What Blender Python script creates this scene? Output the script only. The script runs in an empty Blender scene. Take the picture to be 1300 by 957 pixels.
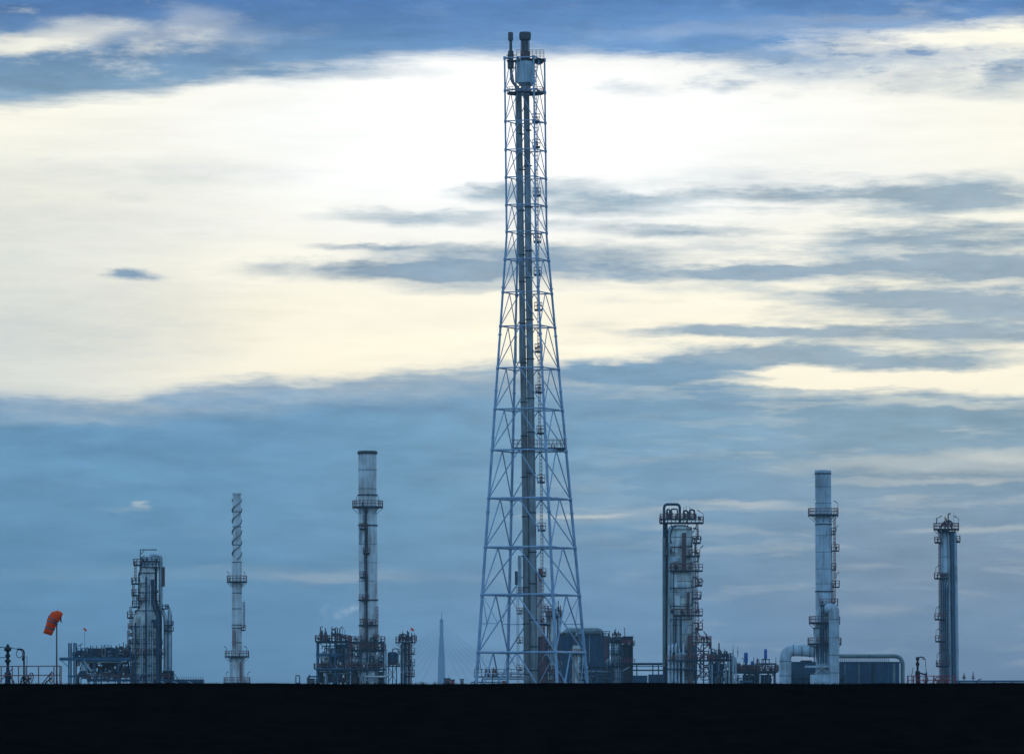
import bpy, bmesh, math, random
from mathutils import Vector, Matrix
random.seed(7)
SC = bpy.context.scene
COL = SC.collection
FPX = 7222.2            # 200 mm lens on a 36 mm sensor, in photograph pixels
HOR, CZ = 885.0, 4.0    # horizon row, camera height above the ground
PI = math.pi

def lin(c):
    r = []
    for v in c:
        v /= 255.0
        r.append(v / 12.92 if v <= 0.04045 else ((v + 0.055) / 1.055) ** 2.4)
    return r

# ------------------------------------------------------------------ materials
def new_mat(name):
    m = bpy.data.materials.new(name); m.use_nodes = True
    nt = m.node_tree; b = nt.nodes['Principled BSDF']
    return m, nt, b

def weathered(name, base, dirt, rough=0.55, metal=0.0, amount=0.5, streak=6.0, scale=0.35, bands=None, spec=0.3):
    """paint or metal with vertical run-down streaks, blotches and optional horizontal seams"""
    m, nt, b = new_mat(name)
    n, l = nt.nodes, nt.links
    tc = n.new('ShaderNodeTexCoord')
    mp = n.new('ShaderNodeMapping'); mp.inputs['Scale'].default_value = (scale * streak, scale * streak, scale * 0.35)
    l.new(tc.outputs['Object'], mp.inputs['Vector'])
    n1 = n.new('ShaderNodeTexNoise'); n1.inputs['Scale'].default_value = 1.0; n1.inputs['Detail'].default_value = 5; n1.inputs['Roughness'].default_value = 0.65
    l.new(mp.outputs[0], n1.inputs['Vector'])
    n2 = n.new('ShaderNodeTexNoise'); n2.inputs['Scale'].default_value = scale; n2.inputs['Detail'].default_value = 4
    l.new(tc.outputs['Object'], n2.inputs['Vector'])
    mul = n.new('ShaderNodeMath'); mul.operation = 'MULTIPLY'
    l.new(n1.outputs['Fac'], mul.inputs[0]); l.new(n2.outputs['Fac'], mul.inputs[1])
    mr = n.new('ShaderNodeMapRange'); mr.inputs['From Min'].default_value = 0.16; mr.inputs['From Max'].default_value = 0.38
    mr.inputs['To Max'].default_value = amount
    l.new(mul.outputs[0], mr.inputs['Value'])
    mx = n.new('ShaderNodeMix'); mx.data_type = 'RGBA'
    mx.inputs['A'].default_value = (*base, 1); mx.inputs['B'].default_value = (*dirt, 1)
    l.new(mr.outputs[0], mx.inputs['Factor'])
    out = mx.outputs['Result']
    if bands:
        sep = n.new('ShaderNodeSeparateXYZ'); l.new(tc.outputs['Object'], sep.inputs[0])
        md = n.new('ShaderNodeMath'); md.operation = 'FRACT'
        dv = n.new('ShaderNodeMath'); dv.operation = 'DIVIDE'; dv.inputs[1].default_value = bands
        l.new(sep.outputs['Z'], dv.inputs[0]); l.new(dv.outputs[0], md.inputs[0])
        lt = n.new('ShaderNodeMath'); lt.operation = 'LESS_THAN'; lt.inputs[1].default_value = 0.05
        l.new(md.outputs[0], lt.inputs[0])
        sc_ = n.new('ShaderNodeMath'); sc_.operation = 'MULTIPLY'; sc_.inputs[1].default_value = 0.6
        l.new(lt.outputs[0], sc_.inputs[0])
        m2 = n.new('ShaderNodeMix'); m2.data_type = 'RGBA'; m2.inputs['B'].default_value = (*[c * 0.35 for c in dirt], 1)
        l.new(sc_.outputs[0], m2.inputs['Factor']); l.new(out, m2.inputs['A']); out = m2.outputs['Result']
    l.new(out, b.inputs['Base Color'])
    b.inputs['Roughness'].default_value = rough; b.inputs['Metallic'].default_value = metal
    b.inputs['Specular IOR Level'].default_value = spec
    return m

def corrugated(name, base, dirt, pitch):
    m = weathered(name, base, dirt, 0.6, 0, 0.6, 4, 0.15)
    nt = m.node_tree; n, l = nt.nodes, nt.links
    tc = n.new('ShaderNodeTexCoord'); sp = n.new('ShaderNodeSeparateXYZ'); l.new(tc.outputs['Object'], sp.inputs[0])
    ad = n.new('ShaderNodeMath'); ad.operation = 'ADD'; l.new(sp.outputs['X'], ad.inputs[0]); l.new(sp.outputs['Y'], ad.inputs[1])
    mu = n.new('ShaderNodeMath'); mu.operation = 'MULTIPLY'; mu.inputs[1].default_value = 2 * PI / pitch; l.new(ad.outputs[0], mu.inputs[0])
    si = n.new('ShaderNodeMath'); si.operation = 'SINE'; l.new(mu.outputs[0], si.inputs[0])
    bp = n.new('ShaderNodeBump'); bp.inputs['Strength'].default_value = 1.0; bp.inputs['Distance'].default_value = 0.12
    l.new(si.outputs[0], bp.inputs['Height']); l.new(bp.outputs[0], n['Principled BSDF'].inputs['Normal'])
    return m

MAT = dict(
    white   = weathered('white_chimney_paint', (.50, .61, .68), (.20, .18, .18), .5, 0, .75, 7, .35),
    pale    = weathered('pale_stack_paint', (.68, .73, .74), (.25, .18, .14), .5, 0, .75, 7, .35),
    cream   = weathered('stained_cladding', (.66, .68, .64), (.16, .13, .11), .5, 0, .9, 6, .4),
    alu     = weathered('aluminium_cladding', (.42, .50, .55), (.12, .14, .15), .42, .35, .8, 5, .45),
    galv    = weathered('galvanised_lattice', (.30, .42, .56), (.13, .20, .30), .5, .1, .7, 5, .5),
    riser   = weathered('weathered_riser_steel', (.23, .24, .24), (.08, .07, .06), .5, .2, .8, 7, .35),
    riser2  = weathered('pale_riser_steel', (.30, .33, .34), (.09, .09, .085), .5, .2, .85, 7, .35),
    burnt   = weathered('heat_blackened_steel', (.09, .09, .10), (.03, .028, .025), .6, .3, .8, 4, .7),
    steel   = weathered('painted_structural_steel', (.016, .055, .10), (.009, .018, .028), .55, 0, .8, 5, .6),
    steel2  = weathered('blue_structural_steel', (.026, .105, .19), (.015, .045, .075), .55, 0, .7, 5, .6),
    dark    = weathered('dark_grating', (.011, .018, .027), (.008, .009, .011), .7, .1, .7, 4, .6),
    black   = weathered('black_valve_iron', (.022, .025, .03), (.012, .012, .012), .5, .3, .6, 4, 1.0),
    red     = weathered('red_oxide_paint', (.27, .055, .055), (.10, .03, .03), .6, 0, .7, 4, .8),
    rail    = weathered('faded_red_handrail', (.23, .08, .072), (.10, .05, .045), .6, 0, .7, 4, .8),
    blue    = weathered('blue_motor_paint', (.03, .13, .42), (.02, .06, .18), .45, 0, .5, 4, .8),
    rust    = weathered('rusty_brown_steel', (.13, .065, .06), (.05, .03, .03), .7, 0, .8, 5, .7),
    box     = corrugated('dark_blue_sheet_cladding', (.014, .06, .115), (.008, .03, .06), 1.4),
    header  = weathered('grey_green_header_paint', (.17, .22, .22), (.08, .09, .09), .5, .1, .7, 4, .5),
    maroon  = weathered('dark_maroon_sheet', (.07, .03, .035), (.03, .018, .02), .6, 0, .7, 4, .5),
    pylon   = weathered('haze_blue_pylon_concrete', (.09, .17, .26), (.07, .13, .19), .8, 0, .5, 3, .05),  # concrete tinted bluer and paler: part of the distance haze is in the colour
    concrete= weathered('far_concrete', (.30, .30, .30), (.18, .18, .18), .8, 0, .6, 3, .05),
    redbox  = weathered('bright_red_sheet', (.40, .03, .03), (.2, .03, .03), .5, 0, .5, 3, .5),
    hutgrey = weathered('dull_hut_wall', (.12, .12, .13), (.05, .05, .05), .8, 0, .6, 3, .5),
    yellow  = weathered('amber_beacon_paint', (.55, .25, .05), (.2, .1, .04), .5, 0, .5, 3, .6),
)

# ------------------------------------------------------------------ mesh building, in photograph pixels at a thing's own distance
class Frame:
    """a thing's own scale: one photograph pixel is s metres at distance D"""
    def __init__(self, D): self.D = D; self.s = D / FPX
    def P(self, x, d, y): return Vector(((x - 650) * self.s, self.D + d * self.s, CZ + (HOR - y) * self.s))
    def ground(self): return HOR + CZ / self.s

class MB:
    def __init__(self, fr): self.fr = fr; self.v = []; self.f = []
    def add(self, vs, fs):
        k = len(self.v); self.v += [Vector(p) for p in vs]; self.f += [tuple(i + k for i in f) for f in fs]; return self
    def box(self, x0, x1, y0, y1, d0, d1):
        vs = [(x, d, y) for x in (x0, x1) for d in (d0, d1) for y in (y0, y1)]
        return self.add(vs, [(0, 1, 3, 2), (4, 6, 7, 5), (0, 4, 5, 1), (2, 3, 7, 6), (0, 2, 6, 4), (1, 5, 7, 3)])
    def tube(self, pts, r, n=8, cap=True, ends=None):
        """swept round section along points; r may be a list"""
        pts = [Vector(p) for p in pts]; m = len(pts)
        rs = r if isinstance(r, (list, tuple)) else [r] * m
        vs, fs = [], []
        t0 = (pts[1] - pts[0]).normalized()
        up = Vector((0, 1, 0)) if abs(t0.y) < 0.9 else Vector((1, 0, 0))
        nrm = (up - t0 * up.dot(t0)).normalized()
        for i, p in enumerate(pts):
            a = (p - pts[i - 1]).normalized() if i else t0
            b = (pts[i + 1] - p).normalized() if i < m - 1 else a
            t = (a + b)
            t = t.normalized() if t.length > 1e-6 else a
            nrm = (nrm - t * nrm.dot(t))
            nrm = nrm.normalized() if nrm.length > 1e-6 else Vector((0, 0, 1))
            bn = t.cross(nrm)
            k = 1 / max(0.5, a.dot(t)) if i and i < m - 1 else 1
            for j in range(n):
                an = 2 * PI * j / n
                vs.append(p + (nrm * math.cos(an) + bn * math.sin(an)) * rs[i] * (1 if k == 1 else min(k, 1.2)))
        for i in range(m - 1):
            for j in range(n):
                q = (j + 1) % n
                fs.append((i * n + j, i * n + q, (i + 1) * n + q, (i + 1) * n + j))
        if cap:
            fs.append(tuple(range(n - 1, -1, -1))); fs.append(tuple((m - 1) * n + j for j in range(n)))
        return self.add(vs, fs)
    def bar(self, p, q, r=0.5, n=6): return self.tube([p, q], r, n)
    def pipe(self, pts, r, R=None, n=10, k=5):
        return self.tube(bend(pts, R if R else r * 2.2, k), r, n)
    def lathe(self, cx, cd, prof, n=28, a0=0.0, a1=2 * PI):
        """prof: list of (radius, y[, cx shift])"""
        full = abs(a1 - a0 - 2 * PI) < 1e-6
        m = n if full else n + 1
        vs, fs = [], []
        for pr in prof:
            r, y = pr[0], pr[1]; sh = pr[2] if len(pr) > 2 else 0
            for j in range(m):
                a = a0 + (a1 - a0) * j / n
                vs.append((cx + sh + max(r, 0.01) * math.cos(a), cd + max(r, 0.01) * math.sin(a), y))
        for i in range(len(prof) - 1):
            for j in range(n):
                q = (j + 1) % m
                fs.append((i * m + j, i * m + q, (i + 1) * m + q, (i + 1) * m + j))
        if full:
            fs.append(tuple(range(m))); fs.append(tuple((len(prof) - 1) * m + j for j in range(m)))
        return self.add(vs, fs)
    def ring(self, cx, cd, y, R, r, n=28, k=6, a0=0.0, a1=2 * PI):
        full = abs(a1 - a0 - 2 * PI) < 1e-6
        if full:
            vs, fs = [], []
            for i in range(n):
                a = 2 * PI * i / n
                for j in range(k):
                    b = 2 * PI * j / k
                    vs.append((cx + (R + r * math.cos(b)) * math.cos(a), cd + (R + r * math.cos(b)) * math.sin(a), y + r * math.sin(b)))
            for i in range(n):
                for j in range(k):
                    fs.append((i * k + j, ((i + 1) % n) * k + j, ((i + 1) % n) * k + (j + 1) % k, i * k + (j + 1) % k))
            return self.add(vs, fs)
        return self.tube([(cx + R * math.cos(a0 + (a1 - a0) * i / n), cd + R * math.sin(a0 + (a1 - a0) * i / n), y) for i in range(n + 1)], r, k)
    def drum(self, x0, x1, d, y, r, n=20, e=0.45):
        """a vessel lying along x with dished ends"""
        pts, rs = [], []
        for t in (0, .35, .7, .92, 1): pts.append((x0 + r * e * (t - 1) + r * e, d, y)); rs.append(r * math.sqrt(max(.003, 1 - (1 - t) ** 2)))
        pts = [(x0 + r * e * t, d, y) for t in (0, .12, .35, .7, 1)] + [(x1 - r * e * t, d, y) for t in (1, .7, .35, .12, 0)]
        rs = [r * k for k in (.05, .48, .76, .95, 1, 1, .95, .76, .48, .05)]
        return self.tube(pts, rs, n)
    def sphere(self, c, r, n=10, m=6):
        return self.lathe(c[0], c[1], [(r * math.sin(PI * i / m), c[2] - r * math.cos(PI * i / m)) for i in range(m + 1)], n)
    def build(self, name, mat, parent=None, smooth=True, label=None, kind=None):
        fr = self.fr
        vs = [fr.P(*p) for p in self.v]
        org = parent_world(parent) if parent else (sum(vs, Vector()) / len(vs))
        if parent is None: org.z = min(v.z for v in vs)
        me = bpy.data.meshes.new(name)
        me.from_pydata([v - org for v in vs], [], self.f)
        bm = bmesh.new(); bm.from_mesh(me); bmesh.ops.recalc_face_normals(bm, faces=bm.faces)
        bm.to_mesh(me); bm.free()
        if smooth:
            me.polygons.foreach_set('use_smooth', [True] * len(me.polygons))
            me.set_sharp_from_angle(angle=math.radians(35))
        me.materials.append(MAT[mat] if isinstance(mat, str) else mat)
        o = bpy.data.objects.new(name, me); COL.objects.link(o)
        if parent is None: o.location = org
        else: o.parent = parent
        if label: o['label'] = label
        if kind: o['kind'] = kind
        return o

def parent_world(p):
    loc = Vector()
    while p is not None: loc = loc + p.location; p = p.parent
    return loc

def bend(pts, R, k=5):
    """round the corners of a polyline"""
    pts = [Vector(p) for p in pts]; out = [pts[0]]
    for i in range(1, len(pts) - 1):
        a, b, c = pts[i - 1], pts[i], pts[i + 1]
        u, w = (a - b), (c - b)
        r = min(R, u.length * .49, w.length * .49)
        p, q = b + u.normalized() * r, b + w.normalized() * r
        for j in range(k + 1):
            t = j / k
            out.append(p * (1 - t) ** 2 + b * 2 * t * (1 - t) + q * t * t)
    out.append(pts[-1]); return out

class Thing:
    def __init__(self, name, label, cat, D, x, d=0, group=None, y=None):
        self.fr = Frame(D)
        o = bpy.data.objects.new(name, None); COL.objects.link(o)
        o.empty_display_size = .5
        o.location = self.fr.P(x, d, self.fr.ground() if y is None else y)
        o['label'] = label; o['category'] = cat
        if group: o['group'] = group
        self.o = o
    def mb(self): return MB(self.fr)
    @property
    def gy(self): return self.fr.ground()
    # ---- common parts
    def platform(self, cx, cd, y, r0, r1, a0=0, a1=360, mat='dark', rail='rail', h=7.0, th=1.1, parent=None, brackets=True):
        a0, a1 = math.radians(a0), math.radians(a1)
        full = abs(a1 - a0 - 2 * PI) < 1e-3
        n = max(5, int(30 * (a1 - a0) / (2 * PI)))
        m = self.mb()
        ang = [a0 + (a1 - a0) * i / n for i in range(n + 1)]
        vs, fs = [], []
        for a in ang:
            c, s = math.cos(a), math.sin(a)
            for r, yy in ((r0, y), (r1, y), (r1, y + th), (r0, y + th)): vs.append((cx + r * c, cd + r * s, yy))
        for i in range(n):
            for j in range(4): fs.append((i * 4 + j, i * 4 + (j + 1) % 4, i * 4 + 4 + (j + 1) % 4, i * 4 + 4 + j))
        if not full: fs += [(0, 1, 2, 3), (n * 4, n * 4 + 3, n * 4 + 2, n * 4 + 1)]
        m.add(vs, fs)
        if brackets:
            nb = max(2, int(8 * (a1 - a0) / (2 * PI)))
            for i in range(nb + (0 if full else 1)):
                a = a0 + (a1 - a0) * i / nb; c, s = math.cos(a), math.sin(a)
                m.bar((cx + (r1 - .4) * c, cd + (r1 - .4) * s, y + th), (cx + r0 * c, cd + r0 * s, y + th + (r1 - r0) * .9), .35, 5)
        p = m.build('platform', mat, parent or self.o, smooth=False)
        q = self.mb()
        np_ = max(3, int((a1 - a0) * r1 / 5.0))
        for i in range(np_ + (0 if full else 1)):
            a = a0 + (a1 - a0) * i / np_
            q.bar((cx + (r1 - .3) * math.cos(a), cd + (r1 - .3) * math.sin(a), y), (cx + (r1 - .3) * math.cos(a), cd + (r1 - .3) * math.sin(a), y - h), .33, 5)
        for hh in (h, h * .52): q.ring(cx, cd, y - hh, r1 - .3, .33, n, 5, a0, a1)
        if not full:
            for a in (a0, a1):
                for hh in (h, h * .52):
                    q.bar((cx + (r0 + .3) * math.cos(a), cd + (r0 + .3) * math.sin(a), y - hh), (cx + (r1 - .3) * math.cos(a), cd + (r1 - .3) * math.sin(a), y - hh), .33, 5)
        q.build('railing', rail, p)
        rnd = random.Random(int(y * 13 + cx * 7))
        for _ in range(2):
            a = a0 + (a1 - a0) * rnd.random(); rr = (r0 + r1) / 2
            self.fit(p, cx + rr * math.cos(a), cd + rr * math.sin(a), y, rnd)
        return p
    def fit(self, p, x, d, y, rnd):
        w, h = rnd.uniform(.5, .9), rnd.uniform(2, 4.6)
        if rnd.random() < .5: self.mb().box(x - w, x + w, y - h, y, d - w, d + w).build('junction_box', rnd.choice(('dark', 'steel', 'alu', 'rust')), p, smooth=False)
        else:
            m = self.mb(); m.lathe(x, d, [(.5, y), (.5, y - h * .4), (1.2, y - h * .5), (1.2, y - h * .8), (.4, y - h * .85), (.4, y - h * 1.3)], 8); m.build('valve', rnd.choice(('dark', 'burnt', 'steel')), p)
    def deck(self, x0, x1, y, d0, d1, mat='dark', rail='rail', h=7.0, th=1.2, parent=None, step=6):
        p = self.mb().box(x0, x1, y, y + th, d0, d1).build('platform', mat, parent or self.o, smooth=False)
        if rail:
            q = self.mb()
            cs = [(x0, d0), (x1, d0), (x1, d1), (x0, d1)]
            for i in range(4):
                a, b = cs[i], cs[(i + 1) % 4]
                L = math.hypot(b[0] - a[0], b[1] - a[1]); n = max(1, round(L / step))
                for j in range(n):
                    t = j / n; q.bar((a[0] + (b[0] - a[0]) * t, a[1] + (b[1] - a[1]) * t, y), (a[0] + (b[0] - a[0]) * t, a[1] + (b[1] - a[1]) * t, y - h), .33, 5)
                for hh in (h, h * .52): q.bar((a[0], a[1], y - hh), (b[0], b[1], y - hh), .33, 5)
            q.build('railing', rail, p)
            rnd = random.Random(int(y * 13 + x0 * 7))
            for _ in range(1 if x1 - x0 < 14 else 3): self.fit(p, rnd.uniform(x0 + 1, x1 - 1), rnd.uniform(d0 + 1, d1 - 1), y, rnd)
        return p
    def ladder(self, x, d, y0, y1, mat='rail', cage=True, w=2.6, side='front', parent=None):
        """a caged ladder; the cage stands off towards the camera or sideways"""
        m = self.mb()
        sx, sd = {'front': (0, -1), 'right': (1, 0), 'left': (-1, 0)}[side]
        px, pd = (1, 0) if side == 'front' else (0, 1)
        for k in (-.5, .5): m.bar((x + px * w * k, d + pd * w * k, y0), (x + px * w * k, d + pd * w * k, y1), .3, 5)
        y = min(y0, y1)
        while y < max(y0, y1):
            m.bar((x - px * w / 2, d - pd * w / 2, y), (x + px * w / 2, d + pd * w / 2, y), .18, 4); y += 2.2
        o = m.build('ladder', mat, parent or self.o)
        if cage:
            c = self.mb(); y = min(y0, y1); R = w * .62
            base = math.atan2(sd, sx)
            while y < max(y0, y1) - 3:
                c.tube([(x + sx * R * .6 + R * math.cos(base + t), d + sd * R * .6 + R * math.sin(base + t), y) for t in [-2.2 + 4.4 * i / 8 for i in range(9)]], .3, 4); y += 4.5
            for t in (-1.2, 0, 1.2):
                c.bar((x + sx * R * .6 + R * math.cos(base + t), d + sd * R * .6 + R * math.sin(base + t), min(y0, y1)), (x + sx * R * .6 + R * math.cos(base + t), d + sd * R * .6 + R * math.sin(base + t), max(y0, y1) - 3), .27, 4)
            c.build('safety_cage', mat, o)
        return o
    def davit(self, x, d, y, h, arm, mat='steel', lamp=False):
        m = self.mb(); m.pipe([(x, d, y), (x, d, y - h), (x + arm, d, y - h - abs(arm) * .6)], .32, 1.2, 5, 3)
        o = m.build('lamp_bracket', mat, self.o)
        self.mb().tube([(x + arm * .55, d, y - h - abs(arm) * .3 - .2), (x + arm * 1.25, d, y - h - abs(arm) * .75)], .6, 6).build('floodlight', mat, o)
        return o
    def pipe(self, pts, r, mat='alu', R=None, name='pipe', n=10, flanges=()):
        o = self.mb().pipe(pts, r, R, n).build(name, mat, self.o)
        return o
    def valve(self, x, d, y, r, mat='black', wheel='red'):
        m = self.mb()
        m.lathe(x, d, [(r * .5, y - r * 2.2), (r * .55, y - r * 1.2), (r, y - r * .9), (r * 1.1, y), (r, y + r * .8), (r * .6, y + r), (r * .6, y + r * 1.6)], 10)
        o = m.build('valve', mat, self.o)
        self.mb().ring(x, d, y - r * 2.2, r * .8, r * .14, 12, 5).build('handwheel', wheel, o)
        return o
    def vent(self, x, d, y0, y1, r, mat='steel', hook=0):
        """a small vent or relief stack with a fatter valve body low on it"""
        h = y1 - y0
        m = self.mb()
        m.lathe(x, d, [(r * .8, y0), (r * .8, y0 + h * .35), (r * 1.7, y0 + h * .4), (r * 1.8, y0 + h * .62), (r * .9, y0 + h * .68), (r * .9, y1)], 8)
        if hook: m.pipe([(x, d, y0 + h * .45), (x + hook, d, y0 + h * .45), (x + hook, d, y1)], r * .6, r, 6, 3)
        return m.build('vent_pipe', mat, self.o)

def steel_frame(t, xs, ys, ds, r=1.0, mat='steel', brace=True, beam_r=None, top=None, seed=1, bm=None):
    """columns, beams and diagonal braces, each a part of its own"""
    rnd = random.Random(seed); br = beam_r or r * .8
    for i, x in enumerate(xs):
        for d in ds:
            y0 = (top[i] if top else min(ys))
            t.mb().box(x - r, x + r, y0, t.gy, d - r, d + r).build('column', mat, t.o, smooth=False)
    for y in ys:
        for d in ds: t.mb().box(min(xs) - r * 1.5, max(xs) + r * 1.5, y - br, y + br, d - r * .7, d + r * .7).build('beam', bm or mat, t.o, smooth=False)
        for x in xs: t.mb().box(x - r * .6, x + r * .6, y - br * .8, y + br * .8, min(ds), max(ds)).build('beam', mat, t.o, smooth=False)
    if brace:
        yy = sorted(ys) + [t.gy]
        for i in range(len(xs) - 1):
            for j in range(len(yy) - 1):
                if rnd.random() < .55:
                    d = ds[0] if rnd.random() < .5 else ds[-1]
                    a, b = (xs[i], xs[i + 1]) if rnd.random() < .5 else (xs[i + 1], xs[i])
                    t.mb().bar((a, d, yy[j]), (b, d, yy[j + 1]), r * .45, 6).build('brace', mat, t.o)

def pipework(t, x0, x1, y0, y1, d0, d1, n, seed, mats=('steel', 'alu', 'steel2', 'dark', 'steel'), rmin=.45, rmax=1.3, vertical=.4):
    """process piping with elbows running through a bay of the structure"""
    rnd = random.Random(seed)
    for _ in range(n):
        r = rmin + (rmax - rmin) * rnd.random() ** 2
        m = rnd.choice(mats)
        X = lambda: rnd.uniform(x0, x1); Y = lambda: rnd.uniform(y0, y1); Dd = lambda: rnd.uniform(d0, d1)
        if rnd.random() < vertical:
            x, d = X(), Dd(); xe = min(x1, max(x0, x + rnd.uniform(-12, 12))); yb = rnd.uniform((y0 + y1) / 2, y1)
            pts = [(x, d, rnd.uniform(y0, (y0 + y1) / 2)), (x, d, yb), (xe, d, yb), (xe, d, min(y1 + 6, yb + rnd.uniform(3, 12)))]
        else:
            y, d = Y(), Dd(); xa, xb = sorted((X(), X()))
            if xb - xa < 8: xb = min(x1, xa + 8)
            de = rnd.uniform(d0, d1)
            pts = [(xa, d, y + rnd.uniform(2, 8)), (xa, d, y), (xb, d, y), (xb, de, y), (xb, de, y + rnd.choice((-1, 1)) * rnd.uniform(3, 9))]
        t.pipe(pts, r, m, n=7)
def valves(t, x0, x1, y, d0, d1, n, seed, r=1.0):
    rnd = random.Random(seed)
    for i in range(n):
        t.valve(rnd.uniform(x0, x1), rnd.uniform(d0, d1), y + rnd.uniform(-.6, .6), r * rnd.uniform(.7, 1.2), rnd.choice(('black', 'steel', 'rust')), rnd.choice(('red', 'rail', 'steel')))
def vents(t, spots, d0=-3, mat='steel'):
    for i, (x, ya, yb, r, hk) in enumerate(spots): t.vent(x, d0 + (i % 3) * 2, ya, yb, r, mat if i % 3 else 'rust', hk)

def skyline(t, x0, x1, yb, h0, h1, n, seed, d0=0, d1=20):
    """the small upstanding fittings along the top of a unit: looped pipes, relief stacks, valve stems, lamp posts"""
    rnd = random.Random(seed)
    for i in range(n):
        x = x0 + (x1 - x0) * (i + rnd.random()) / n; d = rnd.uniform(d0, d1); h = h0 + (h1 - h0) * rnd.random() ** 1.6; k = rnd.random()
        if k < .34:
            w = rnd.uniform(2, 5.5); t.pipe([(x, d, yb), (x, d, yb - h), (x + w, d, yb - h), (x + w, d, yb)], rnd.uniform(.5, 1.0), rnd.choice(('steel', 'alu', 'dark', 'burnt')), 1.6, 'pipe_loop', 7)
        elif k < .62: t.vent(x, d, yb - h, yb, rnd.uniform(.45, .85), rnd.choice(('steel', 'burnt', 'rust')), rnd.choice((0, 1.8, -1.8)))
        elif k < .82: t.valve(x, d, yb - h * .5, rnd.uniform(1.0, 1.6), rnd.choice(('black', 'steel')), rnd.choice(('red', 'rail')))
        else:
            m = t.mb(); m.bar((x, d, yb), (x, d, yb - h * 1.1), .3, 5); m.bar((x, d, yb - h * 1.1), (x + rnd.choice((-2, 2)), d, yb - h * 1.1 - .6), .55, 5); m.build('lamp_post', 'steel', t.o)
HAZE = 6e-5
# ------------------------------------------------------------------ camera
cam = bpy.data.cameras.new('camera'); co = bpy.data.objects.new('camera', cam); COL.objects.link(co)
co.location = (0, 0, CZ); co.rotation_euler = (math.radians(90), 0, 0)
cam.lens = 200; cam.sensor_width = 36; cam.sensor_fit = 'HORIZONTAL'
cam.shift_y = (HOR - 478.5) / 1300.0
cam.clip_start = 1; cam.clip_end = 60000
SC.camera = co
# ------------------------------------------------------------------ sky: a low clouded dusk sky, laid out by azimuth and elevation
SUN_AZ, SUN_EL = -0.012, 0.100
W = bpy.data.worlds.new('World'); SC.world = W; W.use_nodes = True
nt = W.node_tree; nt.nodes.clear(); L = nt.links
def nd(t, **kw):
    n = nt.nodes.new(t)
    for k, v in kw.items(): setattr(n, k, v)
    return n
def put(sock, v):
    if hasattr(v, 'is_linked') or hasattr(v, 'links'): L.new(v, sock)
    else: sock.default_value = v
def ma(op, a, b=None, c=None, clamp=False):
    n = nd('ShaderNodeMath', operation=op, use_clamp=clamp); put(n.inputs[0], a)
    if b is not None: put(n.inputs[1], b)
    if c is not None: put(n.inputs[2], c)
    return n.outputs[0]
def mrange(v, a, b, c=0.0, d=1.0, smooth=True):
    n = nd('ShaderNodeMapRange', interpolation_type='SMOOTHSTEP' if smooth else 'LINEAR'); put(n.inputs['Value'], v)
    for k, q in (('From Min', a), ('From Max', b), ('To Min', c), ('To Max', d)): put(n.inputs[k], q)
    return n.outputs['Result']
def comb(x, y, z=0.0):
    n = nd('ShaderNodeCombineXYZ'); put(n.inputs[0], x); put(n.inputs[1], y); put(n.inputs[2], z); return n.outputs[0]
def noise(x, y, sx, sy, off=0.0, detail=5, rough=.55):
    n = nd('ShaderNodeTexNoise', noise_dimensions='3D'); put(n.inputs['Vector'], comb(ma('DIVIDE', x, sx), ma('DIVIDE', y, sy), off))
    n.inputs['Scale'].default_value = 1; n.inputs['Detail'].default_value = detail; n.inputs['Roughness'].default_value = rough
    return n.outputs['Fac']
def curve(v, pts, lo, hi):
    """piecewise curve through (U, value) pairs"""
    n = nd('ShaderNodeFloatCurve'); c = n.mapping.curves[0]; n.mapping.use_clip = False
    xs = [(p[0] + 400) / 2100 for p in pts]; ys = [(p[1] - lo) / (hi - lo) for p in pts]
    while len(c.points) < len(pts): c.points.new(.5, .5)
    for i, (x, y) in enumerate(zip(xs, ys)): c.points[i].location = (x, y); c.points[i].handle_type = 'AUTO'
    n.mapping.update(); put(n.inputs['Value'], ma('DIVIDE', ma('ADD', v, 400.0), 2100.0, clamp=True))
    return ma('MULTIPLY_ADD', n.outputs[0], hi - lo, lo)
def ramp(v, stops):
    n = nd('ShaderNodeValToRGB'); e = n.color_ramp.elements
    while len(e) < len(stops): e.new(.5)
    for i, (p, c) in enumerate(stops): e[i].position = p; e[i].color = (*lin(c), 1) if max(c) > 3 else (*c, 1)
    put(n.inputs[0], v); return n.outputs[0]
def cmix(f, a, b):
    n = nd('ShaderNodeMix', data_type='RGBA'); put(n.inputs['Factor'], f); put(n.inputs['A'], a); put(n.inputs['B'], b); return n.outputs['Result']
def cscale(c, f):
    n = nd('ShaderNodeVectorMath', operation='SCALE'); put(n.inputs[0], c); put(n.inputs['Scale'], f); return n.outputs[0]
tc = nd('ShaderNodeTexCoord'); sp = nd('ShaderNodeSeparateXYZ'); L.new(tc.outputs['Generated'], sp.inputs[0])
X, Y, Z = sp.outputs
AZ = ma('ARCTAN2', X, Y); EL = ma('ARCSINE', Z)
U = ma('MULTIPLY_ADD', AZ, FPX, 650.0); V = ma('MULTIPLY_ADD', EL, -FPX, HOR)
w1 = noise(U, V, 230, 60, 1.3, 5, .6); w2 = noise(U, V, 150, 42, 7.7, 6, .6); w3 = noise(U, V, 45, 11, 3.1, 4, .6)
w4 = noise(U, V, 620, 70, 5.5, 3)
Uw = ma('ADD', ma('MULTIPLY_ADD', ma('SUBTRACT', w1, .5), 170.0, U), ma('MULTIPLY', ma('SUBTRACT', w3, .5), 36.0))
Vw = ma('ADD', ma('MULTIPLY_ADD', ma('SUBTRACT', w2, .5), 34.0, V), ma('MULTIPLY', ma('SUBTRACT', w3, .5), 11.0))
Vq = ma('ADD', ma('MULTIPLY_ADD', ma('SUBTRACT', w2, .5), 22.0, V), ma('MULTIPLY', ma('SUBTRACT', w3, .5), 9.0))
Q = comb(Uw, Vw)
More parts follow.
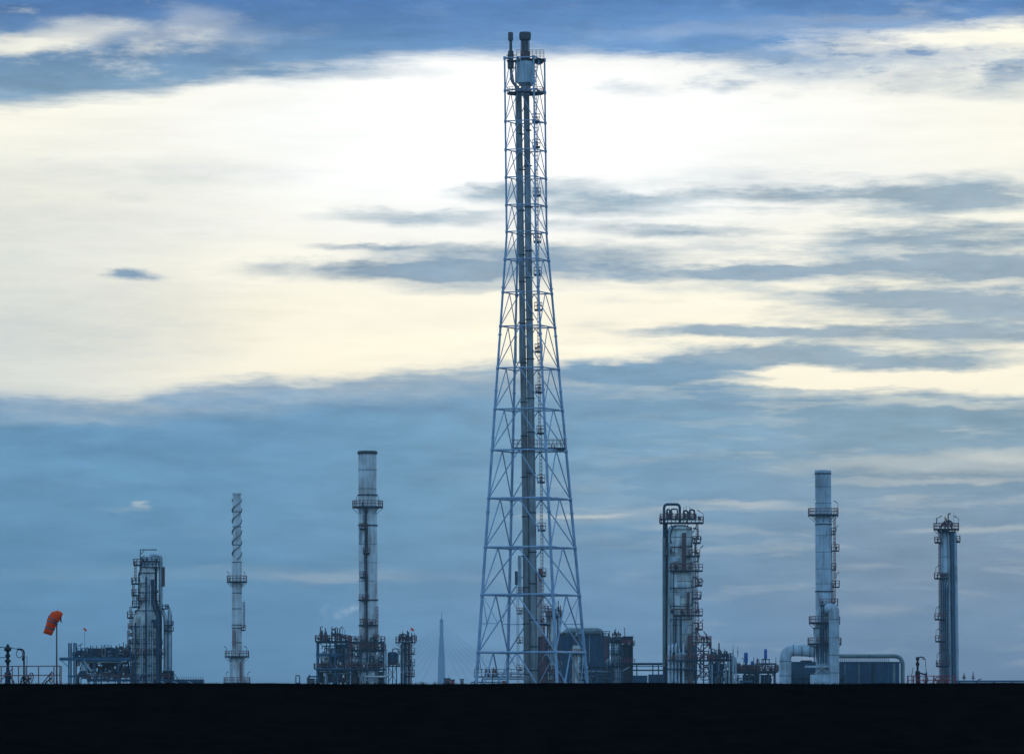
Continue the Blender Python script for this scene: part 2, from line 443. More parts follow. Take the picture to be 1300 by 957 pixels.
def blobs(fs):
    acc = None
    for (cx, cy, rx, ry, a) in fs:
        n = nd('ShaderNodeVectorMath', operation='MULTIPLY_ADD'); L.new(Q, n.inputs[0])
        n.inputs[1].default_value = (1 / rx, 1 / ry, 0); n.inputs[2].default_value = (-cx / rx, -cy / ry, 0)
        l = nd('ShaderNodeVectorMath', operation='LENGTH'); L.new(n.outputs[0], l.inputs[0])
        k = mrange(l.outputs['Value'], 1.6, .30, 0.0, a)
        acc = k if acc is None else ma('ADD', acc, k)
    return acc
# cloud banks: the dark roof of cloud above, the blue bank low down, streaks between them
top_edge = curve(U, [(-400, 160), (0, 144), (100, 137), (200, 130), (250, 114), (330, 102), (450, 92), (520, 82), (640, 78), (800, 73), (900, 66), (1000, 60), (1100, 58), (1200, 46), (1300, 36), (1700, 20)], 0, 200)
low_edge = curve(U, [(-400, 520), (0, 503), (60, 506), (130, 508), (200, 498), (250, 489), (300, 485), (400, 483), (480, 477), (560, 471), (640, 464), (720, 459), (800, 466), (880, 470), (940, 478), (1000, 487), (1060, 497), (1150, 503), (1300, 502), (1700, 505)], 400, 560)
n_e = noise(U, V, 120, 15, 21.0, 7, .66)
wob = ma('MULTIPLY', ma('SUBTRACT', n_e, .5), 32.0)
top_d = ma('ADD', ma('SUBTRACT', Vq, top_edge), ma('MULTIPLY', wob, .9)); low_d = ma('ADD', ma('SUBTRACT', Vq, low_edge), wob)
top_m = mrange(top_d, 10.0, -20.0)
low_m = ma('ADD', mrange(low_d, -13.0, 11.0, 0.0, .76), mrange(low_d, 0.0, 55.0, 0.0, .24))
tex0 = noise(U, V, 110, 20, 41.0, 6, .65)
clouds = blobs([
    (172, 353, 34, 7, .95), (170, 222, 190, 16, .16), (170, 250, 26, 7, .14), (60, 300, 220, 40, .10), (150, 420, 240, 40, .12),
    (540, 276, 110, 9, .80), (630, 246, 62, 11, .80), (720, 242, 90, 12, .45), (770, 263, 105, 13, .85), (930, 252, 150, 8, .62),
    (855, 297, 92, 7, .72), (740, 288, 70, 7, .35),
    (500, 344, 160, 14, 1.0), (460, 312, 80, 5, .55), (570, 318, 120, 10, .6), (620, 340, 90, 20, .7), (745, 332, 95, 20, .85), (890, 347, 130, 9, .72),
    (600, 366, 110, 6, .4),
    (1230, 252, 130, 22, .78), (1120, 247, 120, 8, .5), (1220, 300, 140, 17, .75), (1140, 322, 130, 14, .5), (1150, 346, 230, 13, .95), (1260, 338, 110, 14, .8),
    (1190, 388, 190, 17, .85), (1270, 412, 110, 28, .75), (1060, 372, 140, 9, .45),
    (905, 420, 105, 7, .80), (1090, 424, 150, 11, .72), (930, 452, 125, 14, .9), (1060, 446, 110, 10, .55), (1150, 462, 170, 9, 1.0), (1250, 450, 90, 8, .6), (840, 468, 120, 14, .9),
    (1000, 92, 90, 18, .62), (905, 114, 24, 9, .55), (812, 117, 34, 8, .30), (1285, 98, 38, 18, .65), (1190, 98, 110, 22, .46), (1270, 125, 60, 9, .3),
    (900, 62, 120, 14, .4), (1050, 70, 220, 15, .62), (420, 96, 120, 8, .5), (290, 104, 110, 10, .3), (1285, 487, 60, 5, .5), (990, 482, 70, 5, .3)])
gaps = blobs([
    (5, 63, 110, 11, .62), (95, 44, 60, 14, .40), (70, 66, 80, 8, .25), (190, 50, 120, 14, .22), (235, 30, 40, 16, .22),
    (1130, 487, 190, 6.5, 1.05), (1010, 478, 80, 4, .7), (1255, 491, 120, 6, .8), (1200, 478, 60, 3, .4), (1200, 52, 150, 9, .2), (1130, 32, 160, 7, .12), (960, 45, 160, 8, .10),
    (925, 641, 75, 5, .30), (1010, 648, 90, 4, .14), (860, 650, 60, 4, .14), (1200, 592, 190, 12, .26), (1270, 578, 70, 9, .30), (1190, 612, 130, 4, .22), (1180, 515, 120, 5, .35), (770, 655, 80, 12, .12),
    (168, 640, 13, 3.5, .34), (152, 646, 26, 3, .10), (735, 655, 50, 3, .28), (1250, 672, 90, 4, .22), (1110, 775, 60, 8, .16), (420, 735, 90, 7, .12), (250, 730, 380, 10, .06), (90, 535, 90, 6, .10)])
streak = ma('MULTIPLY', mrange(noise(U, V, 210, 27, 9.9, 7, .62), .36, .72, -.20, .90), mrange(U, 560.0, 1080.0, .10, 1.0))
streak = ma('MULTIPLY', streak, mrange(V, 190.0, 260.0))
patch = ma('MULTIPLY', mrange(noise(U, V, 130, 38, 6.1, 6, .65), .50, .74, 0.0, .55), ma('MULTIPLY', mrange(V, 135.0, 95.0), ma('ADD', mrange(U, 420.0, 120.0, 0.0, .8), mrange(U, 820.0, 1150.0, .10, .35))))
low_w = ma('MULTIPLY', mrange(noise(U, V, 190, 20, 12.3, 7, .64), .54, .78, 0.0, .24), ma('MULTIPLY', mrange(V, 485.0, 560.0), ma('MULTIPLY', mrange(V, 840.0, 640.0), mrange(U, 520.0, 1120.0, .08, 1.0))))
fleck = ma('MULTIPLY', mrange(noise(U, V, 60, 16, 2.2, 6, .65), .5, .72, 0.0, .40), ma('MULTIPLY', mrange(U, 650.0, 980.0), mrange(V, 150.0, 90.0)))
soft = ma('MULTIPLY', clouds, mrange(tex0, .34, .62, .66, 1.05, False))
mid_c = ma('MINIMUM', ma('ADD', soft, ma('ADD', ma('MULTIPLY', streak, .62), fleck)), .90)
M0 = ma('ADD', ma('MAXIMUM', top_m, low_m), mid_c)
M0 = ma('MINIMUM', M0, 1.0)
# thin, torn edges: the cover is modulated by fine noise where it is not full
M = ma('SUBTRACT', M0, ma('ADD', gaps, ma('ADD', patch, low_w)))
M = ma('ADD', M, ma('MULTIPLY', ma('SUBTRACT', w3, .5), ma('MULTIPLY', ma('MULTIPLY', M0, ma('SUBTRACT', 1.0, M0)), 2.2)), clamp=True)
# light behind the clouds, brightest about the hidden sun
gd = nd('ShaderNodeVectorMath', operation='LENGTH'); L.new(comb(ma('DIVIDE', ma('SUBTRACT', U, 670.0), 560.0), ma('DIVIDE', ma('SUBTRACT', V, 175.0), 210.0)), gd.inputs[0])
GD = ma('DIVIDE', ma('ADD', gd.outputs['Value'], ma('MULTIPLY', ma('SUBTRACT', w4, .5), .5)), 3.0, clamp=True)
bright = ramp(GD, [(0, (1.25, 1.25, 1.22)), (.17, (1.08, 1.08, 1.03)), (.28, (1.05, 1.03, .92)), (.42, (1.10, 1.06, .88)), (.7, (1.05, 1.0, .82)), (1, (.70, .70, .64))])
leftd = mrange(ma('ADD', U, ma('MULTIPLY', ma('SUBTRACT', w4, .5), 300.0)), 420.0, -60.0, 0.0, .38)
bright = cmix(ma('MULTIPLY', leftd, mrange(V, 130.0, 260.0)), bright, (.55, .60, .62, 1))
warm = mrange(V, 250.0, 450.0, 0.0, .55)
bright = cmix(warm, bright, cmix(mrange(U, 420.0, 0.0), (1.24, 1.10, .78, 1), (.74, .76, .70, 1)))
Vn = ma('DIVIDE', ma('MULTIPLY_ADD', ma('SUBTRACT', w4, .5), 40.0, V), 900.0, clamp=True)
cl_r = ramp(Vn, [(0, (90, 134, 192)), (.065, (112, 156, 206)), (.13, (135, 165, 190)), (.29, (147, 172, 187)), (.38, (140, 166, 186)), (.45, (150, 174, 190)), (.53, (132, 163, 186)), (.62, (128, 165, 190)), (.72, (126, 161, 186)), (.85, (120, 148, 172)), (.97, (108, 134, 160))])
cl_l = ramp(Vn, [(0, (80, 120, 175)), (.065, (102, 138, 178)), (.13, (128, 160, 186)), (.29, (150, 172, 186)), (.38, (118, 150, 178)), (.45, (130, 160, 184)), (.55, (112, 152, 186)), (.63, (106, 152, 184)), (.72, (102, 146, 176)), (.85, (95, 137, 166)), (.97, (88, 122, 149))])
cl_f = ramp(Vn, [(0, (92, 134, 188)), (.065, (112, 150, 194)), (.13, (138, 165, 188)), (.29, (147, 170, 184)), (.38, (142, 166, 184)), (.45, (152, 174, 188)), (.53, (138, 165, 181)), (.62, (141, 166, 179)), (.72, (137, 157, 172)), (.85, (130, 142, 153)), (.97, (112, 119, 135))])
cloud_c = cmix(mrange(U, 150.0, 900.0), cl_l, cl_r)
cloud_c = cmix(mrange(U, 760.0, 1180.0), cloud_c, cl_f)
tex = ma('ADD', ma('MULTIPLY', noise(U, V, 260, 34, 4.4, 6, .6), .5), ma('MULTIPLY', noise(U, V, 90, 22, 8.4, 5, .6), .5))
cloud_c = cscale(cloud_c, mrange(tex, .3, .7, .78, 1.22, False))
bright = cscale(bright, mrange(ma('ADD', ma('MULTIPLY', noise(U, V, 340, 60, 31.0, 6, .6), .6), ma('MULTIPLY', n_e, .4)), .36, .64, .93, 1.035, False))
front = cmix(M, bright, cloud_c)
# away from the sunset the sky is an even blue-grey overcast with the clear sky showing through
over_n = noise(ma('MULTIPLY', AZ, 3.0), ma('MULTIPLY', EL, 6.0), 1.0, 1.0, 0.3, 6, .6)
over = cmix(mrange(over_n, .35, .65), (.27, .57, .98, 1), (.39, .73, 1.14, 1))
away = ma('MAXIMUM', mrange(ma('ABSOLUTE', AZ), .25, 1.0), mrange(EL, .15, .5))
allc = cmix(away, front, over)
sky = nd('ShaderNodeTexSky', sky_type='NISHITA', sun_disc=False); sky.sun_elevation = SUN_EL; sky.sun_rotation = SUN_AZ
sky.altitude = 0; sky.air_density = 1.0; sky.dust_density = 2.0; sky.ozone_density = 2.0
b1 = nd('ShaderNodeBackground'); b1.inputs['Strength'].default_value = .10; L.new(sky.outputs[0], b1.inputs['Color'])
b2 = nd('ShaderNodeBackground'); b2.inputs['Strength'].default_value = 1.0; L.new(allc, b2.inputs['Color'])
ms = nd('ShaderNodeMixShader'); put(ms.inputs[0], ma('SUBTRACT', 1.0, ma('MULTIPLY', away, mrange(over_n, .55, .35, 0.0, .5))))
L.new(b1.outputs[0], ms.inputs[1]); L.new(b2.outputs[0], ms.inputs[2])
wo = nd('ShaderNodeOutputWorld'); L.new(ms.outputs[0], wo.inputs['Surface'])
W.cycles.sampling_method = 'MANUAL'; W.cycles.sample_map_resolution = 2048
# ------------------------------------------------------------------ veiled sun behind the clouds
sl = bpy.data.lights.new('sun', 'SUN'); sl.energy = .6; sl.angle = math.radians(12); sl.color = (1, .93, .82)
so = bpy.data.objects.new('sun', sl); COL.objects.link(so)
sd = Vector((math.sin(SUN_AZ) * math.cos(SUN_EL), math.cos(SUN_AZ) * math.cos(SUN_EL), math.sin(SUN_EL)))
so.rotation_euler = (-sd).to_track_quat('-Z', 'Y').to_euler(); so.location = (0, 0, 300)
# ------------------------------------------------------------------ ground, levee and air
def structure(name, verts, faces, mat, kind='structure'):
    me = bpy.data.meshes.new(name); me.from_pydata(verts, [], faces); me.materials.append(mat)
    o = bpy.data.objects.new(name, me); COL.objects.link(o); o['kind'] = kind; return o
def soil(name, c1, c2, sc):
    m, t, b = new_mat(name)
    n = t.nodes.new('ShaderNodeTexNoise'); n.inputs['Scale'].default_value = sc; n.inputs['Detail'].default_value = 8; n.inputs['Roughness'].default_value = .7
    g = t.nodes.new('ShaderNodeTexCoord'); t.links.new(g.outputs['Object'], n.inputs['Vector'])
    r = t.nodes.new('ShaderNodeMix'); r.data_type = 'RGBA'; r.inputs['A'].default_value = (*c1, 1); r.inputs['B'].default_value = (*c2, 1)
    mr = t.nodes.new('ShaderNodeMapRange'); mr.inputs['From Min'].default_value = .35; mr.inputs['From Max'].default_value = .65
    t.links.new(n.outputs['Fac'], mr.inputs['Value']); t.links.new(mr.outputs[0], r.inputs['Factor']); pass
    bp = t.nodes.new('ShaderNodeBump'); bp.inputs['Strength'].default_value = .6; bp.inputs['Distance'].default_value = .15
    t.links.new(n.outputs['Fac'], bp.inputs['Height']); pass
    df = t.nodes.new('ShaderNodeBsdfDiffuse'); t.links.new(r.outputs['Result'], df.inputs['Color']); t.links.new(bp.outputs[0], df.inputs['Normal'])
    t.nodes.remove(b); t.links.new(df.outputs[0], t.nodes['Material Output'].inputs['Surface'])
    return m
structure('ground', [(-4000, -300, 0), (4000, -300, 0), (4000, 11500, 0), (-4000, 11500, 0)], [(0, 1, 2, 3)], soil('dark_river_mud', (.05, .048, .042), (.09, .085, .07), .08))
zc = CZ + (HOR - 867.3) * 70 / FPX
prof = [(38, -.05), (69, zc - .02), (70, zc), (75, zc), (77, zc - .06), (100, -.05)]
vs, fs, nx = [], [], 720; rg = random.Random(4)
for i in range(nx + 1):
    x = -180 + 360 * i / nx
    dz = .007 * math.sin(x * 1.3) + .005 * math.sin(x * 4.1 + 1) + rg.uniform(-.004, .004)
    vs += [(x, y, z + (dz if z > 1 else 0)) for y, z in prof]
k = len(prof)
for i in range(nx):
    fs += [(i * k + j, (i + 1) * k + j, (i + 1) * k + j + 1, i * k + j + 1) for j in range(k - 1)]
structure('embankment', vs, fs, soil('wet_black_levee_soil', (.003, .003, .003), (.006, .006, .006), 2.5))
gv, gf = [], []
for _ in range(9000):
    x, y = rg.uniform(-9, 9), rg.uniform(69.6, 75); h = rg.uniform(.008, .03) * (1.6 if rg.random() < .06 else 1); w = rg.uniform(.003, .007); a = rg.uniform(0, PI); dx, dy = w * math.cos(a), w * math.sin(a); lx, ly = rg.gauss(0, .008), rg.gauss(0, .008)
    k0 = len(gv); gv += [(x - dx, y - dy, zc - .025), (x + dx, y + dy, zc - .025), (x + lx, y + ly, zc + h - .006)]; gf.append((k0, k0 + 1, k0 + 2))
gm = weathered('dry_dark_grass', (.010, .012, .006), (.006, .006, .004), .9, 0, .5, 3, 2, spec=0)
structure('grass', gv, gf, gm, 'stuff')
hm = bpy.data.materials.new('thin_dusk_air'); hm.use_nodes = True
ht = hm.node_tree; ht.nodes.clear()
pv = ht.nodes.new('ShaderNodeVolumePrincipled'); pv.inputs['Color'].default_value = (.62, .86, 1, 1); pv.inputs['Density'].default_value = HAZE; pv.inputs['Anisotropy'].default_value = .0
om = ht.nodes.new('ShaderNodeOutputMaterial'); ht.links.new(pv.outputs[0], om.inputs['Volume'])
x0, x1, y0, y1, z0, z1 = -4050, 4050, -350, 11550, -1, 165
hz = structure('haze', [(x, y, z) for x in (x0, x1) for y in (y0, y1) for z in (z0, z1)], [(0, 1, 3, 2), (4, 6, 7, 5), (0, 4, 5, 1), (2, 3, 7, 6), (0, 2, 6, 4), (1, 5, 7, 3)], hm, 'stuff')
# ------------------------------------------------------------------ render settings
SC.render.engine = 'CYCLES'
SC.view_settings.view_transform = 'Standard'; SC.view_settings.look = 'None'; SC.view_settings.exposure = 0; SC.view_settings.gamma = 1
SC.cycles.use_denoising = True
SC.cycles.max_bounces = 6; SC.cycles.volume_bounces = 1; SC.cycles.transparent_max_bounces = 16
SC.cycles.use_adaptive_sampling = False
# ================================================================== the flare tower
t = Thing('flare_tower', 'tallest pale steel lattice tower carrying two flare risers with a black flare tip', 'flare tower', 1053, 675)
T = t
def tc_(y): return 666.5 + (y - 116) * .0118
def th_(y): return 25.4 if y <= 300 else 25.4 + (y - 300) * .0797
def corner(i, y):
    c, h = tc_(y), th_(y)
    return [(c - h, -.445 * h, y), (c + .445 * h, -h, y), (c + h, .445 * h, y), (c - .445 * h, h, y)][i]
levels = [75, 116, 155, 191, 226, 261, 295, 330, 372, 415, 468, 520, 572, 633, 695, 755, 828, t.gy]
for i in range(4):
    ys = [73, 300, t.gy]
    t.mb().tube([corner(i, y) for y in ys], [1.1, 1.35, 2.2], 10).build('leg', 'galv', t.o)
    for y in (117, 226, 330, 365, 425, 496, 555, 650, 755, 846):
        p = Vector(corner(i, y)); q = Vector(corner(i, y + 1.6)); t.mb().tube([p, q], 1.9 + (y > 300) * .5 + (y > 600) * .5, 10).build('leg_flange', 'galv', t.o)
def mid(a, b, k=.5): return tuple(Vector(a) * (1 - k) + Vector(b) * k)
for n, y in enumerate(levels[:-1]):
    r = .72 + .55 * max(0, (y - 300) / 560)
    for i in range(4):
        a, b = corner(i, y), corner((i + 1) % 4, y)
        g = Vector(corner(i, y)); lr = 1.25 + max(0, (y - 300) / 560) * 1.05
        t.mb().tube([Vector(corner(i, y - 2.0)), Vector(corner(i, y - 1.2)), Vector(corner(i, y + 1.8)), Vector(corner(i, y + 2.8))], [lr, lr + .75, lr + .75, lr], 6).build('gusset', 'galv', t.o)
        t.mb().tube([a, b], r * (1.15 if y > 560 else 1), 7).build('horizontal_beam', 'galv', t.o)
    y2 = levels[n + 1]; rb = .58 + .46 * max(0, (y - 300) / 560)
    for i in range(4):
        top = mid(corner(i, y), corner((i + 1) % 4, y)); fa, fb = corner(i, y2), corner((i + 1) % 4, y2)
        k = .965
        m = t.mb(); m.tube([mid(top, fa, 1 - k), mid(top, fa, k)], rb, 6); m.tube([mid(top, fb, 1 - k), mid(top, fb, k)], rb, 6)
        m.tube([mid(top, fa, .03), mid(top, fb, .03)], rb, 5)
        m.build('brace', 'galv', t.o)
        if y >= 755:           # secondary bracing in the two wide bottom bays
            ym = (y + y2) / 2
            ca, cb, ha, hb = corner(i, y), corner((i + 1) % 4, y), mid(top, fa), mid(top, fb)
            la, lb = mid(corner(i, y), fa), mid(corner((i + 1) % 4, y), fb)
            for p, q in ((ca, ha), (cb, hb), (ha, la), (hb, lb)): t.mb().tube([p, q], .5, 6).build('secondary_brace', 'galv', t.o)
# two risers
def rx(y): return (tc_(y) - 666.5) * 1.0
t.mb().tube([(658.6 + rx(116) , 0, 112), (659.4 + rx(300), 0, 300), (660.6 + rx(600), 0, 600), (660.6 + rx(t.gy), 0, t.gy)], [3.7, 3.7, 4.0, 4.4], 20).build('riser_pipe', 'riser', t.o)
t.mb().tube([(668.2, 0, 112), (668.4 + rx(300), 0, 300), (669.4 + rx(600), 0, 600), (669.0 + rx(t.gy), 0, t.gy)], [3.7, 4.2, 4.6, 5.2], 20).build('riser_pipe', 'riser2', t.o)
for y in (165, 210, 262, 318, 352, 405, 455, 505, 548, 600, 650, 700, 740, 786, 820, 850):
    t.mb().lathe(669 + rx(y), 0, [(5.2 + y * .0006, y), (5.2 + y * .0006, y + 1.3)], 18).build('pipe_guide', 'dark', t.o)
    t.mb().lathe(660.2 + rx(y), 0, [(4.5 + y * .0005, y + 5), (4.5 + y * .0005, y + 6.2)], 18).build('pipe_guide', 'dark', t.o)
for y in (191, 261, 330, 415, 520, 633, 695):
    m = t.mb()
    for i in range(4): m.bar(mid(corner(i, y), corner((i + 1) % 4, y)), (665.5 + rx(y), 0, y), .35, 5)
    m.build('riser_brace', 'galv', t.o)
# molecular seal, flare tip and pilot stack
t.mb().lathe(667.6, 0, [(5, 118), (6.5, 110), (11.6, 105.5), (11.6, 79), (9, 77), (5, 76)], 30).build('seal_drum', 'alu', t.o)
ft = t.mb().lathe(666.6, 0, [(5.3, 77), (5.3, 68), (4.9, 67), (4.7, 51), (4.7, 50)], 24).build('flare_tip', 'burnt', t.o)
t.mb().lathe(666.6, 0, [(5.0, 52), (7.4, 50.5), (7.6, 43.5), (6.8, 41.2), (5.2, 41.0), (5.0, 44)], 24).build('wind_shield', 'burnt', ft)
for dx in (-5.6, 5.8): t.mb().bar((666.6 + dx, -2, 76), (666.6 + dx * .93, -2, 50), .4, 6).build('pilot_pipe', 'burnt', ft)
sm = t.mb().lathe(648.4, 2, [(1.9, 88), (4.0, 87), (4.2, 77), (3.2, 75.5), (3.9, 72), (3.4, 65), (1.9, 64), (1.8, 52), (2.6, 51.5)], 16).build('acid_gas_tip', 'burnt', t.o)
t.mb().lathe(648.2, 2, [(2.4, 52), (3.2, 51), (3.2, 42), (2.6, 41)], 14).build('wind_shield', 'burnt', sm)
t.pipe([(648.8, 2, 87), (649.4, 2, 103), (657.5, 0, 112)], 1.9, 'riser', 5, 'small_riser')
t.deck(656, 690.5, 75.6, -11, 13, 'dark', 'rail', 10.5, 1.4, step=5)
t.deck(643.5, 656, 77, -4, 9, 'dark', 'rail', 7, 1.2, step=5)
t.mb().lathe(684.2, 0, [(6.2, 77.5), (5.8, 80), (2.5, 82.5)], 16).build('platform_bowl', 'dark', t.o)
t.mb().box(663, 673, 66.5, 75.6, -11.6, -11).build('kick_panel', 'rust', t.o)
p = t.platform(667, 0, 118.3, 9, 23.5, 0, 360, 'dark', 'rail', 6.5, 1.6, brackets=False)
# caged ladder with resting platforms
for a, b in ((78, 155), (155, 186), (186, 247), (247, 306), (306, 348), (348, 392), (392, 445), (445, 497), (497, 549), (549, 611), (611, 672), (672, 732), (732, 790), (790, t.gy)):
    x = 676.5 + rx(a) + (a > 500) * 1.0
    t.ladder(x + 2.5, -1, a - 6, b, 'rail', True, 3.0, 'right')
for y in (153.5, 186, 247.5, 306, 348, 392.5, 445.5, 497, 549, 611, 672, 730, 790.5):
    x = 675.2 + rx(y) + (y > 500) * 1.2
    t.deck(x, x + 9.6, y, -4.5, 5, 'dark', 'rail', 8.5, 2.3, step=4.5)
t.deck(652, 717, 568.5, -13, 16, 'dark', 'rail', 10, 2.2, step=5)
# purge loop beside the risers and the little stair landings low on the left
t.pipe([(655.4, -3, 414), (655.4, -3, 461), (659.6, -3, 461), (659.6, -3, 414)], .8, 'alu', 2, 'purge_loop')
t.mb().box(657.3, 662.2, 705, 752, -6, -3).build('cable_duct', 'alu', t.o)
t.mb().box(653.6, 657.2, 725, 742, -6, -2).build('junction_box', 'steel', t.o)
for y in (752, 778, 815, 850): t.deck(656, 663.5, y, -7, 2, 'dark', 'rail', 6.5, 1.5, step=4)
t.ladder(657.5, -6, 752, t.gy, 'rail', False, 2.4)
for k in range(5): t.mb().tube([(681.5 + k * 1.5, -2 + (k % 3) * 1.4, 724 + k * 3), (682 + k * 1.5, -2 + (k % 3) * 1.4, t.gy)], .6, 6).build('conduit', 'rust', t.o)
t.mb().box(684, 688.5, 722, 738, -4, 2).build('control_box', 'rail', t.o)
# ================================================================== left part of the plant
# ---- front platform with its handrail, valves and windsock
R_ = Frame(300)
t = Thing('handrail', 'dull red handrail of a platform under the big windsock', 'handrail', 300, 30, y=872)
xs_, d0 = [-6, 1.5, 15.5, 23.5, 33, 49, 68.5, 76], 0
for y in (845.6, 857.2): t.mb().bar((-9, 0, y), (76.4, 0, y - .6), .62, 8).build('rail', 'rail', t.o)
for y in (845.6, 857.2): t.mb().bar((76, 0, y - .6), (76, 22, y - .6), .6, 8).build('rail', 'rail', t.o)
for x in xs_: t.mb().box(x - .62, x + .62, 845, 872, -.6, .6).build('post', 'rail', t.o)
t.mb().box(75.4, 76.6, 845, 872, 21, 22.2).build('post', 'rail', t.o)
m = t.mb(); m.bar((50, 2, 872), (66, 2, 852), .8, 6); m.build('brace', 'rail', t.o)
m = t.mb(); m.bar((-4, 2, 868), (16, 2, 848), .7, 6); m.build('brace', 'rail', t.o)
t.mb().box(-10, 80, 872, 875, -6, 40).build('deck', 'dark', t.o)
for x in (-6, 34, 76): t.mb().box(x - 1.5, x + 1.5, 875, Frame(300).ground(), 4, 8).build('support', 'steel', t.o)
for k, (x, r, l) in enumerate(((38.8, 4.2, 'faded red oval handwheel below the gooseneck pipe'), (65.2, 4.0, 'faded red oval handwheel close to the windsock pole'))):
    w = Thing('handwheel', l, 'handwheel', 300, x, 6, 'valve handwheels behind the handrail', y=872)
    m = w.mb(); R = 6.4
    m.tube([(x + 2.6 * math.cos(a) - .12 * R * math.sin(a), 6 + 4 * math.cos(a), 860 + R * math.sin(a)) for a in [2 * PI * i / 24 for i in range(25)]], .62, 6); m.build('rim', 'rail', w.o)
    m = w.mb()
    for a in (0, PI / 3, 2 * PI / 3): m.bar((x + 2.6 * math.cos(a) - .12 * R * math.sin(a), 6 + 4 * math.cos(a), 860 + R * math.sin(a)), (x - 2.6 * math.cos(a) + .12 * R * math.sin(a), 6 - 4 * math.cos(a), 860 - R * math.sin(a)), .35, 5)
    m.build('spoke', 'rail', w.o)
    m = w.mb(); m.tube([(x, 6, 860), (x - 8, 10, 866), (x - 8, 10, 872)], .9, 7); m.build('stem', 'black', w.o)
t = Thing('relief_valve', 'black relief valve stack with stacked bulges behind the red handrail', 'relief valve', 300, 9, 10, y=872)
t.mb().lathe(9, 10, [(1.0, 817), (1.4, 818.5), (2.2, 819.5), (2.4, 821), (4.6, 822.2), (4.8, 824.6), (3.9, 825.8), (1.9, 826.6), (1.7, 829.5), (3.2, 830.5), (3.3, 833), (2.0, 834), (2.0, 836.4), (3.9, 837.2), (4.1, 839.4), (2.4, 840.4), (1.8, 843.5), (1.8, 846)], 18).build('valve_bonnet', 'black', t.o)
t.mb().lathe(9, 10, [(1.9, 846), (2.4, 852), (4.2, 854), (4.6, 858), (3.6, 859), (3.6, 872)], 18).build('valve_body', 'steel', t.o)
t.pipe([(9, 10, 821.5), (-10, 10, 820.6)], .5, 'black', name='tubing'); t.pipe([(7, 10, 834), (-10, 10, 834.6)], .45, 'black', name='tubing')
t.pipe([(9, 10, 820.6), (19, 10, 823.2), (25, 10, 823.4)], .45, 'black', name='tubing')
t.pipe([(12, 10, 858), (17, 10, 866), (17, 10, 872)], 1.0, 'black', name='side_outlet')
t = Thing('gooseneck_pipe', 'dark gooseneck pipe with a round loop, beside the black relief valve', 'pipe', 300, 29, 10, y=872)
t.pipe([(21, 10, 823.4), (29.6, 10, 824), (29.6, 10, 872)], 1.15, 'black', 6)
m = t.mb(); m.tube([(23.8 + 4.0 * math.cos(a), 10, 829.4 + 5.0 * math.sin(a)) for a in [2 * PI * i / 24 for i in range(25)]], .5, 6); m.build('coil', 'black', t.o)
t.valve(28.6, 10, 836, 1.7); t.valve(29.6, 10, 861, 2.0)
t.pipe([(33.6, 8, 833), (33.6, 8, 872)], .35, 'black', name='conduit'); t.pipe([(29, 10, 834), (33.6, 8, 833)], .3, 'black', name='conduit')
for k, y in enumerate((859, 864)): t.pipe([(24, 9, 872), (27, 9, y), (35, 9, y - 3), (35, 9, 872)], .7, 'black', 2)
# ---- big windsock
def windsock(name, label, D, px, pyt, pts, rads, pole_r, y_base, base_mat='rust', bandw=True, sock_mat=None):
    w = Thing(name, label, 'windsock', D, px, 0, 'windsocks', y=y_base)
    w.mb().lathe(px, 0, [(pole_r * 1.25, y_base), (pole_r, (pyt + y_base) / 2), (pole_r * .8, pyt)], 10).build('pole', base_mat, w.o)
    s = w.mb(); pp = [Vector(p) for p in pts]
    n = 18; vs, fs = [], []
    t0 = None; rnd = random.Random(3)
    for i, p in enumerate(pp):
        a = (pp[min(i + 1, len(pp) - 1)] - pp[max(i - 1, 0)]).normalized()
        u = Vector((0, 1, 0)); v = a.cross(u).normalized()
        for j in range(n):
            an = 2 * PI * j / n; wob = 1 + .07 * math.sin(3 * an + i * .9) + .04 * rnd.uniform(-1, 1)
            vs.append(p + (u * math.cos(an) + v * math.sin(an)) * rads[i] * wob)
    for i in range(len(pp) - 1):
        for j in range(n): fs.append((i * n + j, i * n + (j + 1) % n, (i + 1) * n + (j + 1) % n, (i + 1) * n + j))
    s.add(vs, fs)
    so_ = s.build('sock', sock_mat or MAT['sock'], w.o)
    md = so_.modifiers.new('cloth', 'SOLIDIFY'); md.thickness = w.fr.s * .25
    w.mb().ring(px + .4, 0, pyt + 1, pole_r * 1.3, pole_r * .4, 10, 5).build('swivel_collar', 'black', w.o)
    if bandw:
        for i in bandw:
            m = w.mb(); b0, b1 = pp[i] * .8 + pp[i - 1] * .2, pp[i] * .75 + pp[i + 1] * .25
            a = (b1 - b0).normalized(); u = Vector((0, 1, 0)); v = a.cross(u).normalized(); vs, fs = [], []
            for k, c in enumerate((b0, b1)):
                for j in range(n):
                    an = 2 * PI * j / n; vs.append(c + (u * math.cos(an) + v * math.sin(an)) * rads[i] * (1.06 + .07 * math.sin(3 * an + i * .9)))
            for j in range(n): fs.append((j, (j + 1) % n, n + (j + 1) % n, n + j))
            m.add(vs, fs).build('reflective_band', MAT['band'], so_)
    return w
mk, tt, bb = new_mat('orange_windsock_fabric')
nz = tt.nodes.new('ShaderNodeTexNoise'); nz.inputs['Scale'].default_value = 4; nz.inputs['Detail'].default_value = 5
g = tt.nodes.new('ShaderNodeTexCoord'); tt.links.new(g.outputs['Object'], nz.inputs['Vector'])
mx = tt.nodes.new('ShaderNodeMix'); mx.data_type = 'RGBA'; mx.inputs['A'].default_value = (1, .10, .012, 1); mx.inputs['B'].default_value = (1, .19, .025, 1)
tt.links.new(nz.outputs['Fac'], mx.inputs['Factor']); tt.links.new(mx.outputs['Result'], bb.inputs['Base Color']); bb.inputs['Roughness'].default_value = .8
bb.inputs['Transmission Weight'].default_value = 0
